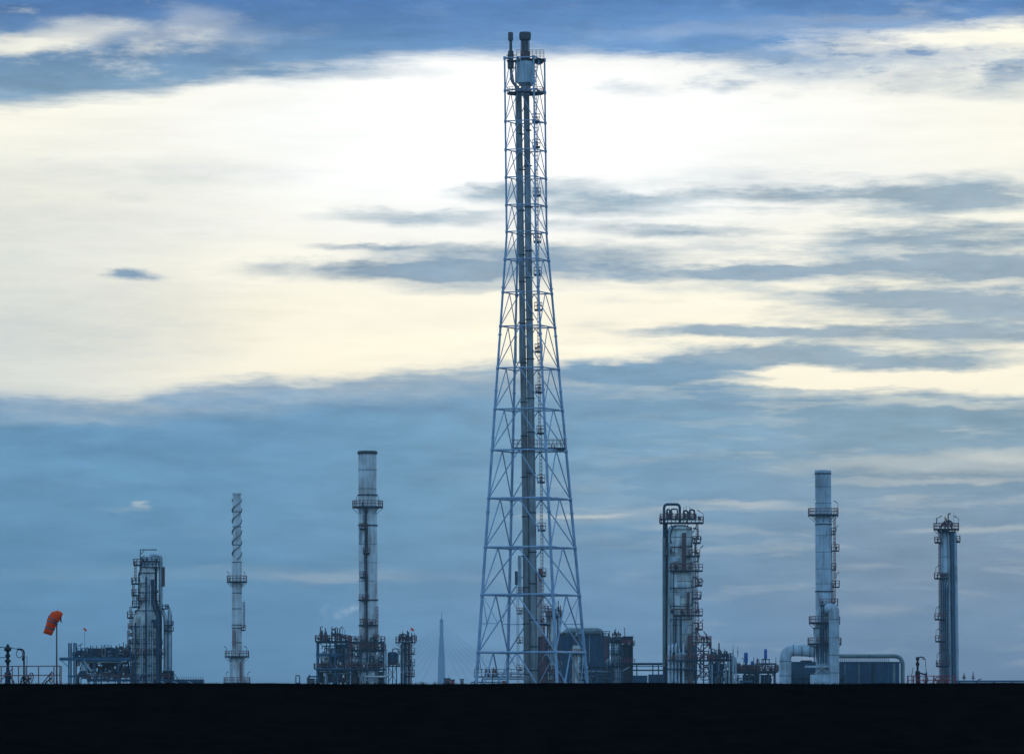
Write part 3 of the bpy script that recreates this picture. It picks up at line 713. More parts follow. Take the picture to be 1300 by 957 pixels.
tr = tt.nodes.new('ShaderNodeBsdfTranslucent'); tt.links.new(mx.outputs['Result'], tr.inputs['Color'])
ms2 = tt.nodes.new('ShaderNodeMixShader'); ms2.inputs[0].default_value = .55
tt.links.new(bb.outputs[0], ms2.inputs[1]); tt.links.new(tr.outputs[0], ms2.inputs[2]); tt.links.new(ms2.outputs[0], tt.nodes['Material Output'].inputs['Surface'])
MAT['sock'] = mk
MAT['band'] = weathered('grey_reflective_tape', (.16, .13, .14), (.08, .07, .08), .5, .2, .5, 3, 2)
ax = [(77.4, -2, 783.8), (76.2, -2, 783.2), (73.4, -2, 782.2), (70.2, -2, 783.0), (67.8, -2, 785.4), (66.0, -2, 789), (64.6, -2, 793), (63.2, -2, 797), (61.9, -2, 801), (60.6, -2, 805)]
w = windsock('windsock', 'big bright orange windsock with grey bands drooping from a dark pole', 300, 72, 791, ax, [6.0, 6.9, 7.4, 7.3, 6.9, 6.6, 6.3, 6.1, 5.9, 5.5], .95, 872, 'rust', (4, 5, 7))
m = w.mb(); m.tube([(77.2 + .5 * math.cos(a), -2 + 6.2 * math.sin(a), 783.8 + 6.2 * math.cos(a)) for a in [2 * PI * i / 24 for i in range(25)]], .45, 6); m.build('hoop', 'black', w.o)
# ---- pipe rack
D = 1000
t = Thing('pipe_rack', 'dark steel pipe rack with a long overhanging beam and tangled piping below', 'pipe rack', D, 120); PR = t
steel_frame(t, [87.5, 94, 119.5, 150, 166], [836.5, 858], [0, 34], 1.0, 'steel2', True, 1.3, top=[816, 815.5, 836, 836, 826], seed=5)
t.mb().box(75.5, 168, 834.2, 838.2, -3, -.6).build('main_beam', 'steel2', t.o, smooth=False)
t.deck(92, 165, 833, 0, 34, 'dark', 'steel', 5.5, 1.2, step=7)
t.deck(112, 215, 861.5, -5, 30, 'steel', 'rail', 6, 3.2, step=8)
t.mb().bar((78, -1, 838), (87, -1, 846), .5, 6).build('brace', 'steel2', t.o)
for i, (x, y0) in enumerate(((98.5, 826), (112, 823), (118, 824), (134, 822))): t.pipe([(x, 6, 833), (x, 6, y0), (x + 5, 12, y0), (x + 9, 12, y0), (x + 9, 12, 833)], .9, 'steel', 1.6)
for y, x0, x1, r in ((828, 95, 160, 1.2), (831, 92, 166, .9), (825.5, 105, 150, .8), (823, 126, 158, 1.0)): t.pipe([(x0, 14, 833), (x0, 14, y), (x1, 14, y), (x1, 22, y), (x1, 22, 836)], r, 'steel', 2)
pipework(t, 96, 166, 838, 864, 2, 32, 58, 11, ('steel', 'steel', 'dark', 'steel2', 'alu', 'rust'))
pipework(t, 97, 163, 822, 834, 4, 30, 24, 12, ('steel', 'dark', 'alu', 'steel'), rmax=1.0)
for p, q in (((102, -1, 840), (112, -1, 856)), ((106, -1, 838), (116, -1, 852)), ((112, 4, 842), (108, 4, 860))): t.mb().bar(p, q, 1.5, 10).build('sloping_duct', 'alu', t.o)
t.mb().box(128, 149, 839.4, 846, 20, 30).build('equipment_housing', 'dark', t.o, smooth=False); t.mb().box(134, 164, 848, 860, 22, 32).build('equipment_housing', 'dark', t.o, smooth=False); t.mb().box(110, 122, 840, 847, 24, 31).build('equipment_housing', 'dark', t.o, smooth=False); t.mb().box(120, 163, 826.5, 832.5, 26, 31).build('equipment_housing', 'dark', t.o, smooth=False)
for x, y in ((123, 850), (139, 852), (146, 847), (157, 855)): t.mb().box(x - 1.1, x + 1.1, y - 1.6, y + 1.6, -1, 1).build('gauge_panel', 'pale', t.o, smooth=False)
t.mb().box(101, 108, 851, 857, -2, 4).build('control_box', 'steel', t.o)
m = t.mb(); m.bar((126, -2, 864), (121, -2, 853), .5, 5); m.bar((116, -2, 864), (121, -2, 853), .5, 5); m.build('tripod_stand', 'alu', t.o)
valves(t, 97, 163, 825, 4, 28, 16, 13, 1.1); valves(t, 100, 162, 848, 2, 20, 14, 14, 1.2)
vents(t, [(91, 815, 834, .45, 0), (98, 820.5, 833, .5, 1.6), (115, 819, 833, .7, 2), (129, 818, 833, .6, 0), (141, 818.5, 833, .8, 2), (147, 820, 833, .5, -1.6), (157, 815, 833, .7, 2), (160, 817, 834, .6, 0), (163, 811, 833, .5, 0)])
t.mb().tube([(99, -2, 820), (105, -2, 816.5)], .6, 6).build('floodlight', 'steel', t.o)
skyline(t, 97, 165, 833, 6, 15, 26, 501, 2, 30); skyline(t, 146, 166, 826, 6, 13, 7, 502, 2, 26); skyline(t, 100, 164, 861, 5, 14, 14, 503, -3, 0)
for i, (xa, xb, y, r, lab) in enumerate(((112, 128, 829.5, 2.6, 'small grey horizontal drum on the rack near the small windsock'), (134, 156, 829, 3.0, 'longer grey horizontal drum on the rack beside the bottle-shaped column'), (124, 148, 849, 3.4, 'dark horizontal drum inside the rack, under its deck'))):
    v = Thing('pressure_drum', lab, 'drum', D, (xa + xb) / 2, 24, y=y + r)
    v.mb().drum(xa, xb, 24, y, r).build('shell', 'alu' if i < 2 else 'steel', v.o)
    for x in (xa + 4, xb - 4): v.mb().box(x - 1, x + 1, y, y + r + 1.5, 22, 26).build('saddle', 'steel', v.o)
windsock('windsock', 'tiny red windsock on a thin mast above the rack', D, 107.6, 799.5, [(109.6, 0, 800.6), (108.6, 0, 799.2), (107.2, 0, 798.0), (106.0, 0, 797.0)], [.9, 1.2, 1.2, .9], .22, 834, 'steel', None)
t = Thing('walkway', 'low dark flat gangway with a row of short stanchions beside the bottle-shaped column', 'walkway', D, 232, 4)
t.mb().box(213, 258, 862, 868, 0, 26).build('deck', 'steel', t.o, smooth=False)
for i in range(15): t.mb().bar((215 + i * 3, 0, 862), (216 + i * 3, 0, 858.6), .32, 5).build('stanchion', 'dark', t.o)
for x in (216, 236, 256): t.mb().box(x - 1.4, x + 1.4, 868, t.gy, 2, 6).build('support', 'steel', t.o)
for x in (190, 207, 223, 242): t.mb().bar((x - 3, -6, 864.5), (x + 4, -6, 867.5), .7, 6).build('lamp_tube', 'alu', t.o)
t.mb().bar((214, 5, 846), (226, 5, 862), .5, 5).build('stair_stringer', 'steel', t.o); t.mb().bar((211, 5, 850), (220, 5, 862), .5, 5).build('stair_stringer', 'steel', t.o)
t.mb().box(206, 220, 851, 862, 6, 18).build('pump_box', 'dark', t.o)
# ---- bottle-shaped column
t = Thing('distillation_tower', 'bottle-shaped distillation column with a narrow neck on a wide stained body', 'column', D, 186, 16); BC = t
cd = 16
t.mb().lathe(184.8, cd, [(18.7, t.gy), (18.7, 788), (17.6, 784), (14.5, 776), (12.0, 771, 1.6), (11.3, 768, 2.4), (11.3, 722, 2.4), (10.8, 718, 2.4)], 36).build('shell', 'cream', t.o)
t.mb().lathe(189.4, cd, [(9.2, 719), (9.2, 710), (7.6, 707), (4.2, 705.6), (.5, 705.2)], 30).build('top_head', 'alu', t.o)
for y, r, x in ((735, 11.6, 187.2), (744, 11.6, 187.2), (803, 19, 184.8), (811, 19, 184.8), (822, 19, 184.8), (846, 19, 184.8)): t.mb().lathe(x, cd, [(r, y), (r, y + .7)], 36).build('cladding_band', 'burnt', t.o)
t.platform(187.2, cd, 761.5, 11, 16, 180, 375, 'dark', 'rail', 6)
t.platform(189.4, cd, 719, 9, 13.5, 150, 400, 'dark', 'steel', 6)
t.platform(189.4, cd, 711.5, 8.6, 11.5, 180, 360, 'dark', 'steel', 5)
t.platform(184.8, cd, 830, 18.4, 24.5, 170, 365, 'dark', 'rail', 6.5)
t.platform(184.8, cd, 816, 18.4, 21.5, 190, 350, 'dark', 'steel', 5)
for y, xa, xb in ((716, 168.8, 177), (739.8, 166.2, 176.5), (754.6, 166.6, 176.5), (769.2, 167.2, 176.5), (783, 161, 173)): t.deck(xa, xb, y, 8, 20, 'dark', 'rail', 7, 2.0, step=5)
for y0, y1, x in ((712, 740, 172.5), (740, 770, 170), (770, 800, 166.5), (800, 832, 163.5)): t.ladder(x, 10, y0, y1, 'rail', True, 2.6, 'left')
for y in (797, 806, 818): t.deck(161.8, 167, y, 9, 18, 'dark', 'rail', 6, 1.3, step=4)
m = t.mb(); m.tube([(177, cd, 719), (177, cd, 697.2), (198, cd, 697.2)], .75, 6); m.build('davit', 'steel', t.o)
for p, q in (((177, cd, 704), (182, cd, 698)), ((177, cd, 709.5), (182.5, cd, 704)), ): t.mb().bar(p, q, .5, 5).build('davit_brace', 'steel', t.o)
t.pipe([(190, cd, 706), (191.5, cd, 703.5), (203, cd, 704.5), (203, cd, 771), (209.2, cd, 783), (209.2, cd, t.gy)], 2.7, 'alu', 5, 'overhead_pipe', 14)
t.pipe([(193.5, 3, 736), (193.5, 3, 764), (200.6, -4, 782), (200.6, -4, t.gy)], 2.3, 'steel', 6, 'dark_downcomer', 12)
t.pipe([(197.2, 10, 720), (197.2, 10, 764), (203.5, 8, 780), (203.5, 8, t.gy)], 1.8, 'dark', 6, 'dark_downcomer', 10)
for x, y0, r in ((185.6, 733, 1.1), (188.2, 728, .8), (191.2, 742, .8), (181, 790, .8), (178.6, 800, .7), (193.8, 800, .8), (172.5, 812, 1.2)): t.pipe([(x, 4 if x > 184 else 8, y0), (x, -2 if y0 < 780 else -5, y0 + 3), (x, -6, 790), (x, -6, t.gy)], r, 'alu' if r < 1 else 'steel', 2)
t.mb().box(205.2, 208.2, 719, 744, cd - 4, cd + 4).build('insulated_duct', 'rust', t.o)
t.pipe([(178.5, 8, 712), (178.5, 6, 722), (175.5, 8, 728), (175.5, 8, 790)], .8, 'steel', 3)
for y, x0, x1 in ((727, 177, 199), (752, 176, 200), (775, 172, 200), (795, 166, 203), (842, 166, 204), (856, 166, 204)): t.pipe([(x0, 8, y + 3), (x0, 2 if y < 770 else -5, y), (x1, 2 if y < 770 else -5, y), (x1, 8, y - 3)], .7, 'dark', 2)
for x, y, h, m_ in ((181, 730, 9, 'pale'), (181.5, 748, 10, 'pale'), (173, 794, 13, 'pale'), (179, 793, 11, 'alu'), (192, 800, 8, 'rust'), (196, 786, 10, 'steel')): t.mb().box(x - 3, x + 3, y, y + h, 2 if y < 770 else -3.4, 6).build('insulation_panel', m_, t.o, smooth=False)
t.mb().lathe(189.4, cd, [(9.6, 727), (9.6, 719.6)], 30).build('collar', 'burnt', t.o)
valves(t, 180, 197, 711, 6, 14, 7, 21, 1.0); valves(t, 172, 198, 826, -6, 2, 8, 22, 1.1)
pipework(t, 166, 206, 822, 864, -8, -2, 18, 23)
t = Thing('side_stripper', 'slender side vessel hugging the right flank of the bottle-shaped column', 'column', D, 214, 16)
t.mb().lathe(214.4, 16, [(2.6, t.gy), (2.6, 776), (1.8, 774), (.4, 773)], 16).build('shell', 'alu', t.o)
for y in (792.5, 799.8): t.deck(208, 219.5, y, 8, 14, 'dark', 'steel', 4.5, 1.4, step=5)
t.deck(205.5, 213, 771.5, 10, 20, 'dark', 'steel', 4.5, 1.6, step=4)
t.pipe([(214.4, 16, 775), (214.4, 16, 770), (208, 16, 769)], .8, 'alu', 2)
m = t.mb(); m.bar((217.2, 14, 780), (217.2, 14, t.gy), .4, 5); m.build('conduit', 'steel', t.o)
# ---- chimney with helical strakes
t = Thing('chimney', 'slim chimney with spiral strakes wound round its upper half', 'chimney', 1080, 301); SCN = t
t.mb().lathe(300.8, 0, [(5.3, 714), (5.3, 628), (5.9, 627.6), (5.9, 626), (5.0, 626), (4.8, 640)], 28).build('upper_shell', 'pale', t.o)
t.mb().lathe(300.8, 0, [(9.7, t.gy), (9.5, 836), (6.5, 832.5), (6.3, 797), (6.3, 714), (5.3, 713.4)], 32).build('lower_shell', 'pale', t.o)
for k in range(2):
    m = t.mb(); n = 160; vs, fs = [], []
    for i in range(n + 1):
        a = -2 * PI * (i / n * 76 / 27.6) + k * PI; y = 634 + 76 * i / n
        for r in (5.0, 6.7):
            for dy in (-.6, .6): vs.append((300.8 + r * math.cos(a), r * math.sin(a), y + dy))
    for i in range(n):
        for a, b in ((0, 1), (1, 3), (3, 2), (2, 0)): fs.append((i * 4 + a, i * 4 + b, i * 4 + 4 + b, i * 4 + 4 + a))
    fs += [(0, 1, 3, 2), (n * 4, n * 4 + 2, n * 4 + 3, n * 4 + 1)]
    m.add(vs, fs).build('helical_strake', 'header', t.o)
for y, r in ((713, 6.5), (752, 6.5), (772, 6.5), (792.5, 6.9), (796.5, 6.9), (649, 5.6), (668, 5.6), (691, 5.6), (815, 6.6)): t.mb().lathe(300.8, 0, [(r, y), (r, y + .9)], 28).build('flange_band', 'dark', t.o)
for y, r1 in ((737.6, 12.8), (832.4, 15.5), (866, 17)): t.platform(300.8, 0, y, 6.4 if y < 860 else 9.8, r1, 0, 360, 'dark', 'rail', 7 if y < 800 else 6.5, 1.9)
t.ladder(308.6, -1, 764, 799, 'rail', True, 2.2, 'right'); t.deck(306.5, 311.5, 799, -3.5, 3, 'dark', 'rail', 6, 1.6, step=4)
t.ladder(297.6, -7.4, 800, 823, 'rail', True, 3.2, 'front')
t.mb().lathe(295.5, -5, [(3.2, t.gy), (3.2, 846), (2.2, 842.5), (.4, 841)], 16).build('side_silencer', 'alu', t.o)
t.ladder(306.5, -8.5, 840, 866, 'rail', True, 2.4, 'front')
for x, y, a in ((290.8, 731, -2.2), (311, 731, -1.6), (287.5, 826, -2.4), (313.6, 826, -3), (287, 858, 2.4), (314.5, 858, 2.6)): t.davit(x, 0, y, 4, a)
# ================================================================== chimney on the furnace block
def bands(t, cx, cd, rows, name='seam_band', mat='burnt', h=.8):
    for y, r in rows: t.mb().lathe(cx(y) if callable(cx) else cx, cd, [(r, y), (r, y + h)], 32).build(name, mat, t.o)
D = 1120
t = Thing('chimney', 'broad plain chimney with a dark ladder up its front, standing on a cluttered furnace block', 'chimney', D, 467, 14); CH = t
cx = lambda y: 466.1 + (y - 575) * .005
t.mb().lathe(466.1, 14, [(11.6, 640), (11.6, 573), (10.9, 572.2), (10.6, 580)], 40).build('upper_shell', 'pale', t.o)
t.mb().lathe(466.4, 14, [(12.1, t.gy, 1.4), (11.9, 800, 1.1), (11.7, 640.2)], 40).build('lower_shell', 'pale', t.o)
t.mb().lathe(466.1, 14, [(12.2, 576), (12.8, 575), (12.8, 572.8), (11.4, 571.6)], 40).build('rim', 'burnt', t.o)
bands(t, cx, 14, [(y, 11.95) for y in (595.5, 619.6, 690, 713.5, 737, 785)], h=.55)
bands(t, cx, 14, [(627, 12.9), (665.6, 12.9), (760.4, 12.9), (793, 12.8)], 'stiffener_ring', 'dark', 1.5)
for x in (454.8, 477.6): t.mb().tube([(x, 14, 628), (x + (-1.8 if x < 466 else 1.8), 14, 630), (x + (-4 if x < 466 else 4), 14, 637), (x + (-4 if x < 466 else 4), 14, 643)], .4, 6).build('handhold', 'steel', t.o)
t.platform(466.4, 14, 642.2, 11.7, 19.6, 0, 360, 'dark', 'rail', 7.2, 2.2)
for a, b, dx in ((645, 671, 0), (668, 701, 1.4), (698, 732, .6), (728, 762, 1.6), (758, 793, .8), (788, 815, 1.4)): t.ladder(463.6 + dx, 1.6, a, b, 'burnt', True, 3.2, 'front')
for xa, xb, y in ((456.5, 467, 670.6), (461, 469.5, 701.4), (457, 465.6, 732), (456, 468, 761), (457.5, 477, 792.6)): t.deck(xa, xb, y, -3.5, 3.2, 'dark', 'rail', 6.5, 1.9, step=4)
t.mb().tube([(464.6, 1.4, 646), (465, 1.2, 730), (466, .8, 815)], 1.15, 8).build('cable_tray', 'burnt', t.o)
t.ladder(477.5, 4, 770, 812, 'rail', True, 2.6, 'right'); t.deck(474, 481, 812, 2, 9, 'dark', 'rail', 7, 1.5, step=4)
t.mb().box(455.6, 459.2, 664, 690, 5, 7.4).build('sampling_duct', 'alu', t.o)
# ---- furnace block
t = Thing('furnace_block', 'cluttered blue-framed furnace structure under the broad plain chimney', 'process unit', D, 445); FB = t
steel_frame(t, [402.8, 425.4, 442.2], [814.6, 831, 849.2], [0, 40], 1.15, 'steel2', True, 1.5, seed=3)
steel_frame(t, [446, 466, 487], [815.6, 825.4, 849.6], [0, 40], 1.0, 'steel', True, 1.3, seed=4)
for b in ((406, 424, 834, 847), (427, 441, 817, 829), (428, 440, 834, 847), (449, 464, 827, 834), (470, 485, 838, 847), (404, 424, 852, 866), (428, 442, 852, 866), (450, 486, 852, 868)): t.mb().box(*b, 26, 36).build('equipment_housing', 'dark', t.o, smooth=False)
for x, y in ((419, 822), (432, 842), (452, 830), (462, 845), (479, 829), (474, 855), (412, 856), (436, 858)): t.mb().box(x - 1.2, x + 1.2, y - 1.8, y + 1.8, -2.4, -.8).build('gauge_panel', 'pale', t.o, smooth=False)
t.deck(400, 444, 813.2, -3, 42, 'dark', 'rail', 7, 1.4, step=6); t.deck(398.5, 446, 848, -4, 42, 'steel2', 'rail', 6, 1.6, step=6)
t.deck(444.6, 489, 824, -3, 42, 'dark', 'rail', 7, 1.6, step=5); t.deck(444.6, 488, 814, 4, 42, 'dark', 'rail', 6.5, 1.2, step=5)
t.deck(446, 490, 848.6, -4, 42, 'steel', 'rail', 6, 1.6, step=6)
t.pipe([(446, 6, 838), (470, 6, 838), (480, 6, 833), (484, 6, 826)], 4.2, 'cream', 8, 'flue_duct', 18)
t.mb().box(444, 482, 842.6, 846.6, -1, 20).build('duct_casing', 'dark', t.o, smooth=False)
t.mb().lathe(449, 14, [(4.2, 868), (4.2, 845), (7.6, 842), (4.5, 840.6)], 18).build('hopper', 'rust', t.o)
t.pipe([(464, -3, 858.5), (490, -3, 858.5), (496, -3, 855.5), (497, 6, 853)], 1.3, 'cream', 3)
t.pipe([(462, -2, 864), (478, -2, 860.5)], .7, 'alu')
for x, ya, yb in ((488.6, 812, t.gy), (490.6, 824, t.gy), (470, 828, 849), (458, 828, 836), (419, 816, 848), (430, 818, 848), (434.5, 816, 848), (437.5, 821, 848)): t.pipe([(x, -2, ya), (x, -2, yb)], .95, 'alu' if x > 480 else 'steel')
for x, r, m_ in ((433, 1.7, 'rust'), (439, 1.9, 'cream'), (446.5, 1.8, 'rust'), (421, 1.4, 'steel2')): t.pipe([(x, 8, 822), (x, 8, 850), (x + 2, 8, 853), (x + 2, 8, t.gy)], r, m_)
pipework(t, 404, 444, 816, 847, 2, 36, 30, 31); pipework(t, 447, 487, 826, 847, -1, 36, 30, 32, rmax=1.1)
pipework(t, 402, 490, 850, 868, -3, 30, 16, 33)

valves(t, 404, 442, 811, 2, 34, 10, 36, 1.1); valves(t, 448, 486, 822, -2, 28, 12, 37, 1.0); valves(t, 404, 488, 845, -2, 24, 14, 38, 1.0)
vents(t, [(407, 795.6, 814, .9, 0), (408.6, 799, 814, .8, 2.2), (413, 797, 814, 1.0, 2.4), (414.6, 801, 814, .6, 0), (421.5, 795, 814, .8, 0), (425.4, 797, 814, 1.1, 2.4), (428.6, 796.5, 814, .9, 0), (431.4, 797.4, 814, .9, 2.2), (437.8, 799, 814, .4, 0), (445, 806, 815, .6, 1.6), (452, 808.5, 815, .5, 0), (458, 805, 824, .7, 2), (462, 803, 824, .5, 0), (475, 806, 824, .6, -1.8), (484, 809, 824, .7, 1.8)])
for p, q in (((431.6, 4, 797.5), (434.6, 4, 794.8)), ((408, 4, 796), (409.8, 4, 794.6)), ((424, 4, 798), (427.6, 4, 796.2))): t.mb().bar(p, q, .65, 6).build('vent_cowl', 'burnt', t.o)
t.pipe([(430, 2, 808), (437, 2, 808), (439.6, 2, 813), (439.6, 2, 820)], 1.5, 'steel', 3)
t.mb().box(441, 447, 807, 826, 2, 10).build('stair_tower', 'rail', t.o)
t.ladder(444, -1, 816, 848, 'rail', True, 3, 'front')
skyline(t, 403, 443, 813, 5, 15, 12, 511, 4, 34); skyline(t, 446, 488, 824, 7, 17, 16, 512, -2, 2); skyline(t, 447, 489, 848, 6, 16, 12, 513, -3, 0); skyline(t, 400, 445, 868, 6, 16, 12, 514, -3, 0)
v = Thing('exchanger', 'pale round-ended vessel between the blue columns of the furnace block', 'vessel', D, 414, 20, y=844)
m = v.mb(); m.tube([(414, 4, 836), (414, 5, 836), (414, 7, 836), (414, 12, 836), (414, 40, 836)], [2.2, 4.6, 6.2, 7, 7], 22); m.build('shell', 'cream', v.o)
m = v.mb(); m.tube([(414, 10.6, 836), (414, 12.2, 836)], 7.8, 22); m.build('flange', 'steel', v.o)
v.mb().box(408, 420, 843, 848, 16, 20).build('saddle', 'steel', v.o); v.mb().bar((414, 2.5, 836), (414, 5, 836), 1.6, 12).build('nozzle', 'rust', v.o)
v = Thing('surge_tank', 'dark upright tank on thin trestle legs, close to the stepped column', 'tank', D, 498, 20)
v.mb().lathe(498, 20, [(6, 843.6), (6.3, 842), (6.3, 829), (4.5, 827), (.5, 826.4)], 22).build('shell', 'steel2', v.o)
for x in (493, 498, 503):
    for d in (14, 26): v.mb().box(x - .5, x + .5, 843, v.gy, d - .5, d + .5).build('leg', 'steel', v.o, smooth=False)
for x0, x1 in ((493, 503), (503, 493)): v.mb().bar((x0, 13.6, 846), (x1, 13.6, 866), .4, 5).build('brace', 'steel', v.o)
v.deck(490, 508, 844.4, 10, 30, 'steel', 'rail', 6, 1.6, step=5)
v.pipe([(498, 20, 827), (498, 20, 823), (505, 20, 823), (505, 20, 844)], .8, 'alu', 2)
t = Thing('absorber_tower', 'stepped stub column with four short platforms and a valve crown, beside the trestle tank', 'column', D, 515, 16)
t.mb().lathe(514.6, 16, [(6.3, t.gy), (6.3, 843), (5.6, 842), (5.6, 817), (4.6, 815), (.5, 814)], 24).build('shell', 'steel', t.o)
t.platform(514.6, 16, 814.4, 2, 13, 0, 360, 'dark', 'rail', 6.5, 1.5)
for y in (829, 843.6, 857.4): t.deck(515, 526.2, y, 7, 20, 'dark', 'rail', 7, 1.8, step=4)
t.deck(506.6, 512, 829.4, 8, 18, 'dark', 'steel', 6, 1.4, step=4)
for x, y, r in ((509, 818, .7), (511.6, 816, .9), (514, 820, .8), (517, 817, 1.0), (520.4, 816, .7), (522.4, 803, .6)): t.pipe([(x, 8.5, y), (x, 8, 850), (x, 8, t.gy)], r, 'alu' if r > .85 else 'steel')
t.pipe([(508, 10, 814), (508, 10, 806), (513, 10, 804.4), (515.5, 10, 806), (515.5, 10, 814)], .9, 'black', 3)
for k in range(8): t.valve(507 + k * 2.2, 10 + (k * 5) % 9, 810.5 - (k % 3) * 2.2, 1.2)
t.ladder(521, 8, 815, t.gy, 'rail', True, 2.6, 'front')
vents(t, [(511, 801, 814, .6, 2), (517.2, 800, 814, .8, -2), (526, 803, 814, .4, 0)])
t.mb().bar((516.4, 12, 800.4), (519.4, 12, 803.8), .9, 6).build('floodlight', 'burnt', t.o)
pipework(t, 507, 524, 818, 856, 5, 9, 9, 41, rmax=.8)
skyline(t, 506, 524, 814, 4, 10, 9, 515, 8, 22)
windsock('windsock', 'tiny red windsock on the crown of the stepped stub column', D, 522.4, 801, [(525.6, 0, 800.4), (524.2, 0, 799.2), (522.8, 0, 798.2), (521.6, 0, 797.4)], [.9, 1.3, 1.4, 1.2], .25, 814, 'steel', None)
t = Thing('pump_shed', 'small dark shed with a horizontal pipe above it, beside the furnace block', 'shed', D, 395, 10)
t.mb().box(389.5, 399, 862, t.gy, 4, 20).build('wall', 'hutgrey', t.o, smooth=False); t.mb().box(388.8, 399.6, 860.8, 862, 3, 21).build('roof', 'dark', t.o, smooth=False)
t.pipe([(391, 2, 862), (391, 2, 858.4), (402, 2, 858.4)], 1.0, 'steel2', 1.6); t.mb().box(392, 393.4, 856, 860.6, 2, 3).build('junction_box', 'dark', t.o)
t = Thing('vent_hook', 'small isolated hook-shaped vent pipe standing near the dark shed', 'pipe', D, 378)
t.pipe([(375.6, 0, t.gy), (375.6, 0, 857), (380.4, 0, 857), (380.4, 0, 868)], .7, 'steel', 2, 'pipe'); t.mb().box(375, 381, 866, 868, -1, 1).build('bracket', 'steel', t.o)
# ---- steam
sm_ = bpy.data.materials.new('drifting_steam'); sm_.use_nodes = True; s_t = sm_.node_tree; s_t.nodes.clear()
def sn(k, **kw):
    n = s_t.nodes.new(k)
    for a, b in kw.items(): setattr(n, a, b)
    return n
g = sn('ShaderNodeTexCoord'); n1 = sn('ShaderNodeTexNoise'); n1.inputs['Scale'].default_value = .62; n1.inputs['Detail'].default_value = 5; n1.inputs['Roughness'].default_value = .6
s_t.links.new(g.outputs['Object'], n1.inputs['Vector'])
r1 = sn('ShaderNodeMapRange', interpolation_type='SMOOTHSTEP'); r1.inputs['From Min'].default_value = .36; r1.inputs['From Max'].default_value = .70; r1.inputs['To Max'].default_value = .17
s_t.links.new(n1.outputs['Fac'], r1.inputs['Value'])
pv2 = sn('ShaderNodeVolumePrincipled'); pv2.inputs['Color'].default_value = (.98, .99, 1, 1); pv2.inputs['Anisotropy'].default_value = .72
om2 = sn('ShaderNodeOutputMaterial'); s_t.links.new(pv2.outputs[0], om2.inputs['Volume'])
pf = Frame(D); puffs = [(412.5, 20, 785, 4.0), (410.5, 20, 777, 5.0), (414, 20, 769, 4.2), (428, 22, 780, 6.0), (437, 22, 776, 6.6), (447, 22, 772, 5.6), (455, 24, 771, 4)]
org = pf.P(428, 20, 778)
acc = None      # density falls off from the middle of each puff
for (x, d, y, r) in puffs:
    c = pf.P(x, d, y) - org
    v = sn('ShaderNodeVectorMath', operation='DISTANCE'); s_t.links.new(g.outputs['Object'], v.inputs[0]); v.inputs[1].default_value = c
    q = sn('ShaderNodeMapRange', interpolation_type='SMOOTHSTEP'); q.inputs['From Min'].default_value = r * pf.s * 1.5; q.inputs['From Max'].default_value = 0; s_t.links.new(v.outputs['Value'], q.inputs['Value'])
    if acc is None: acc = q.outputs[0]
    else:
        z = sn('ShaderNodeMath', operation='ADD', use_clamp=True); s_t.links.new(acc, z.inputs[0]); s_t.links.new(q.outputs[0], z.inputs[1]); acc = z.outputs[0]
z = sn('ShaderNodeMath', operation='MULTIPLY'); s_t.links.new(acc, z.inputs[0]); s_t.links.new(r1.outputs[0], z.inputs[1]); s_t.links.new(z.outputs[0], pv2.inputs['Density'])
m = MB(pf); m.box(404, 461, 762, 791, 10, 34)
st = m.build('steam', sm_, None, False); off = st.location - org
for vv in st.data.vertices: vv.co += off
st.location = org
st['label'] = 'thin white steam drifting off the vents left of the broad plain chimney'; st['category'] = 'steam'; st['kind'] = 'stuff'
# ================================================================== far bridge and low huts
t = Thing('bridge_pylon', 'far hazy blue spire of a cable-stayed bridge pylon between broad chimney and flare tower', 'bridge', 8200, 560.5, y=HOR + CZ * FPX / 8200)
gy = HOR + CZ * FPX / 8200
for sx in (-1, 1): t.mb().tube([(560.5 + sx * 3.9, 0, gy), (560.5 + sx * 2.8, 0, 836), (560.5 + sx * 1.2, 0, 806), (560.5 + sx * 1.1, 0, 790)], [1.6, 1.5, 1.2, 1.1], 8).build('leg', 'pylon', t.o)
t.mb().lathe(560.5, 0, [(2.0, 830), (2.3, 800), (2.2, 790), (2.5, 789), (2.5, 786.6), (1.0, 785.4), (.45, 783.4), (.3, 776)], 14).build('spire', 'pylon', t.o)
t.mb().box(556, 565, 848, 850.5, -1, 1).build('crossbeam', 'pylon', t.o); t.mb().box(558.4, 562.6, 806, 872, -.6, .6).build('web_panel', 'pylon', t.o, smooth=False)
t.mb().box(380, 740, 871.5, 873.4, -2, 2).build('bridge_deck', 'concrete', t.o)
for k in range(7):
    for sx in (-1, 1): t.mb().bar((560.5, 0, 792 + k * 3.4), (560.5 + sx * (100 - k * 12), 0, 872), .17, 4).build('stay_cable', 'concrete', t.o)
def hut(label, x0, x1, y0, mat, D=1400, chimney=False, cat='shed'):
    h = Thing('shed', label, cat, D, (x0 + x1) / 2, 0)
    h.mb().box(x0, x1, y0 + 1, h.gy, 0, 40).build('wall', mat, h.o, smooth=False)
    h.mb().box(x0 - .5, x1 + .5, y0, y0 + 1, -1, 41).build('roof', 'dark', h.o, smooth=False)
    h.mb().box(x0 + (x1 - x0) * .3, x0 + (x1 - x0) * .55, y0 + 3, y0 + 5.5, -.4, .2).build('window', 'black', h.o, smooth=False)
    h.mb().box(x0 + (x1 - x0) * .65, x0 + (x1 - x0) * .85, y0 + 3, h.gy, -.4, .2).build('door', 'rust', h.o, smooth=False)
    if chimney: h.mb().bar(((x0 + x1) / 2 + 2, 10, y0), ((x0 + x1) / 2 + 2, 10, y0 - 3.5), .25, 5).build('mast', 'dark', h.o)
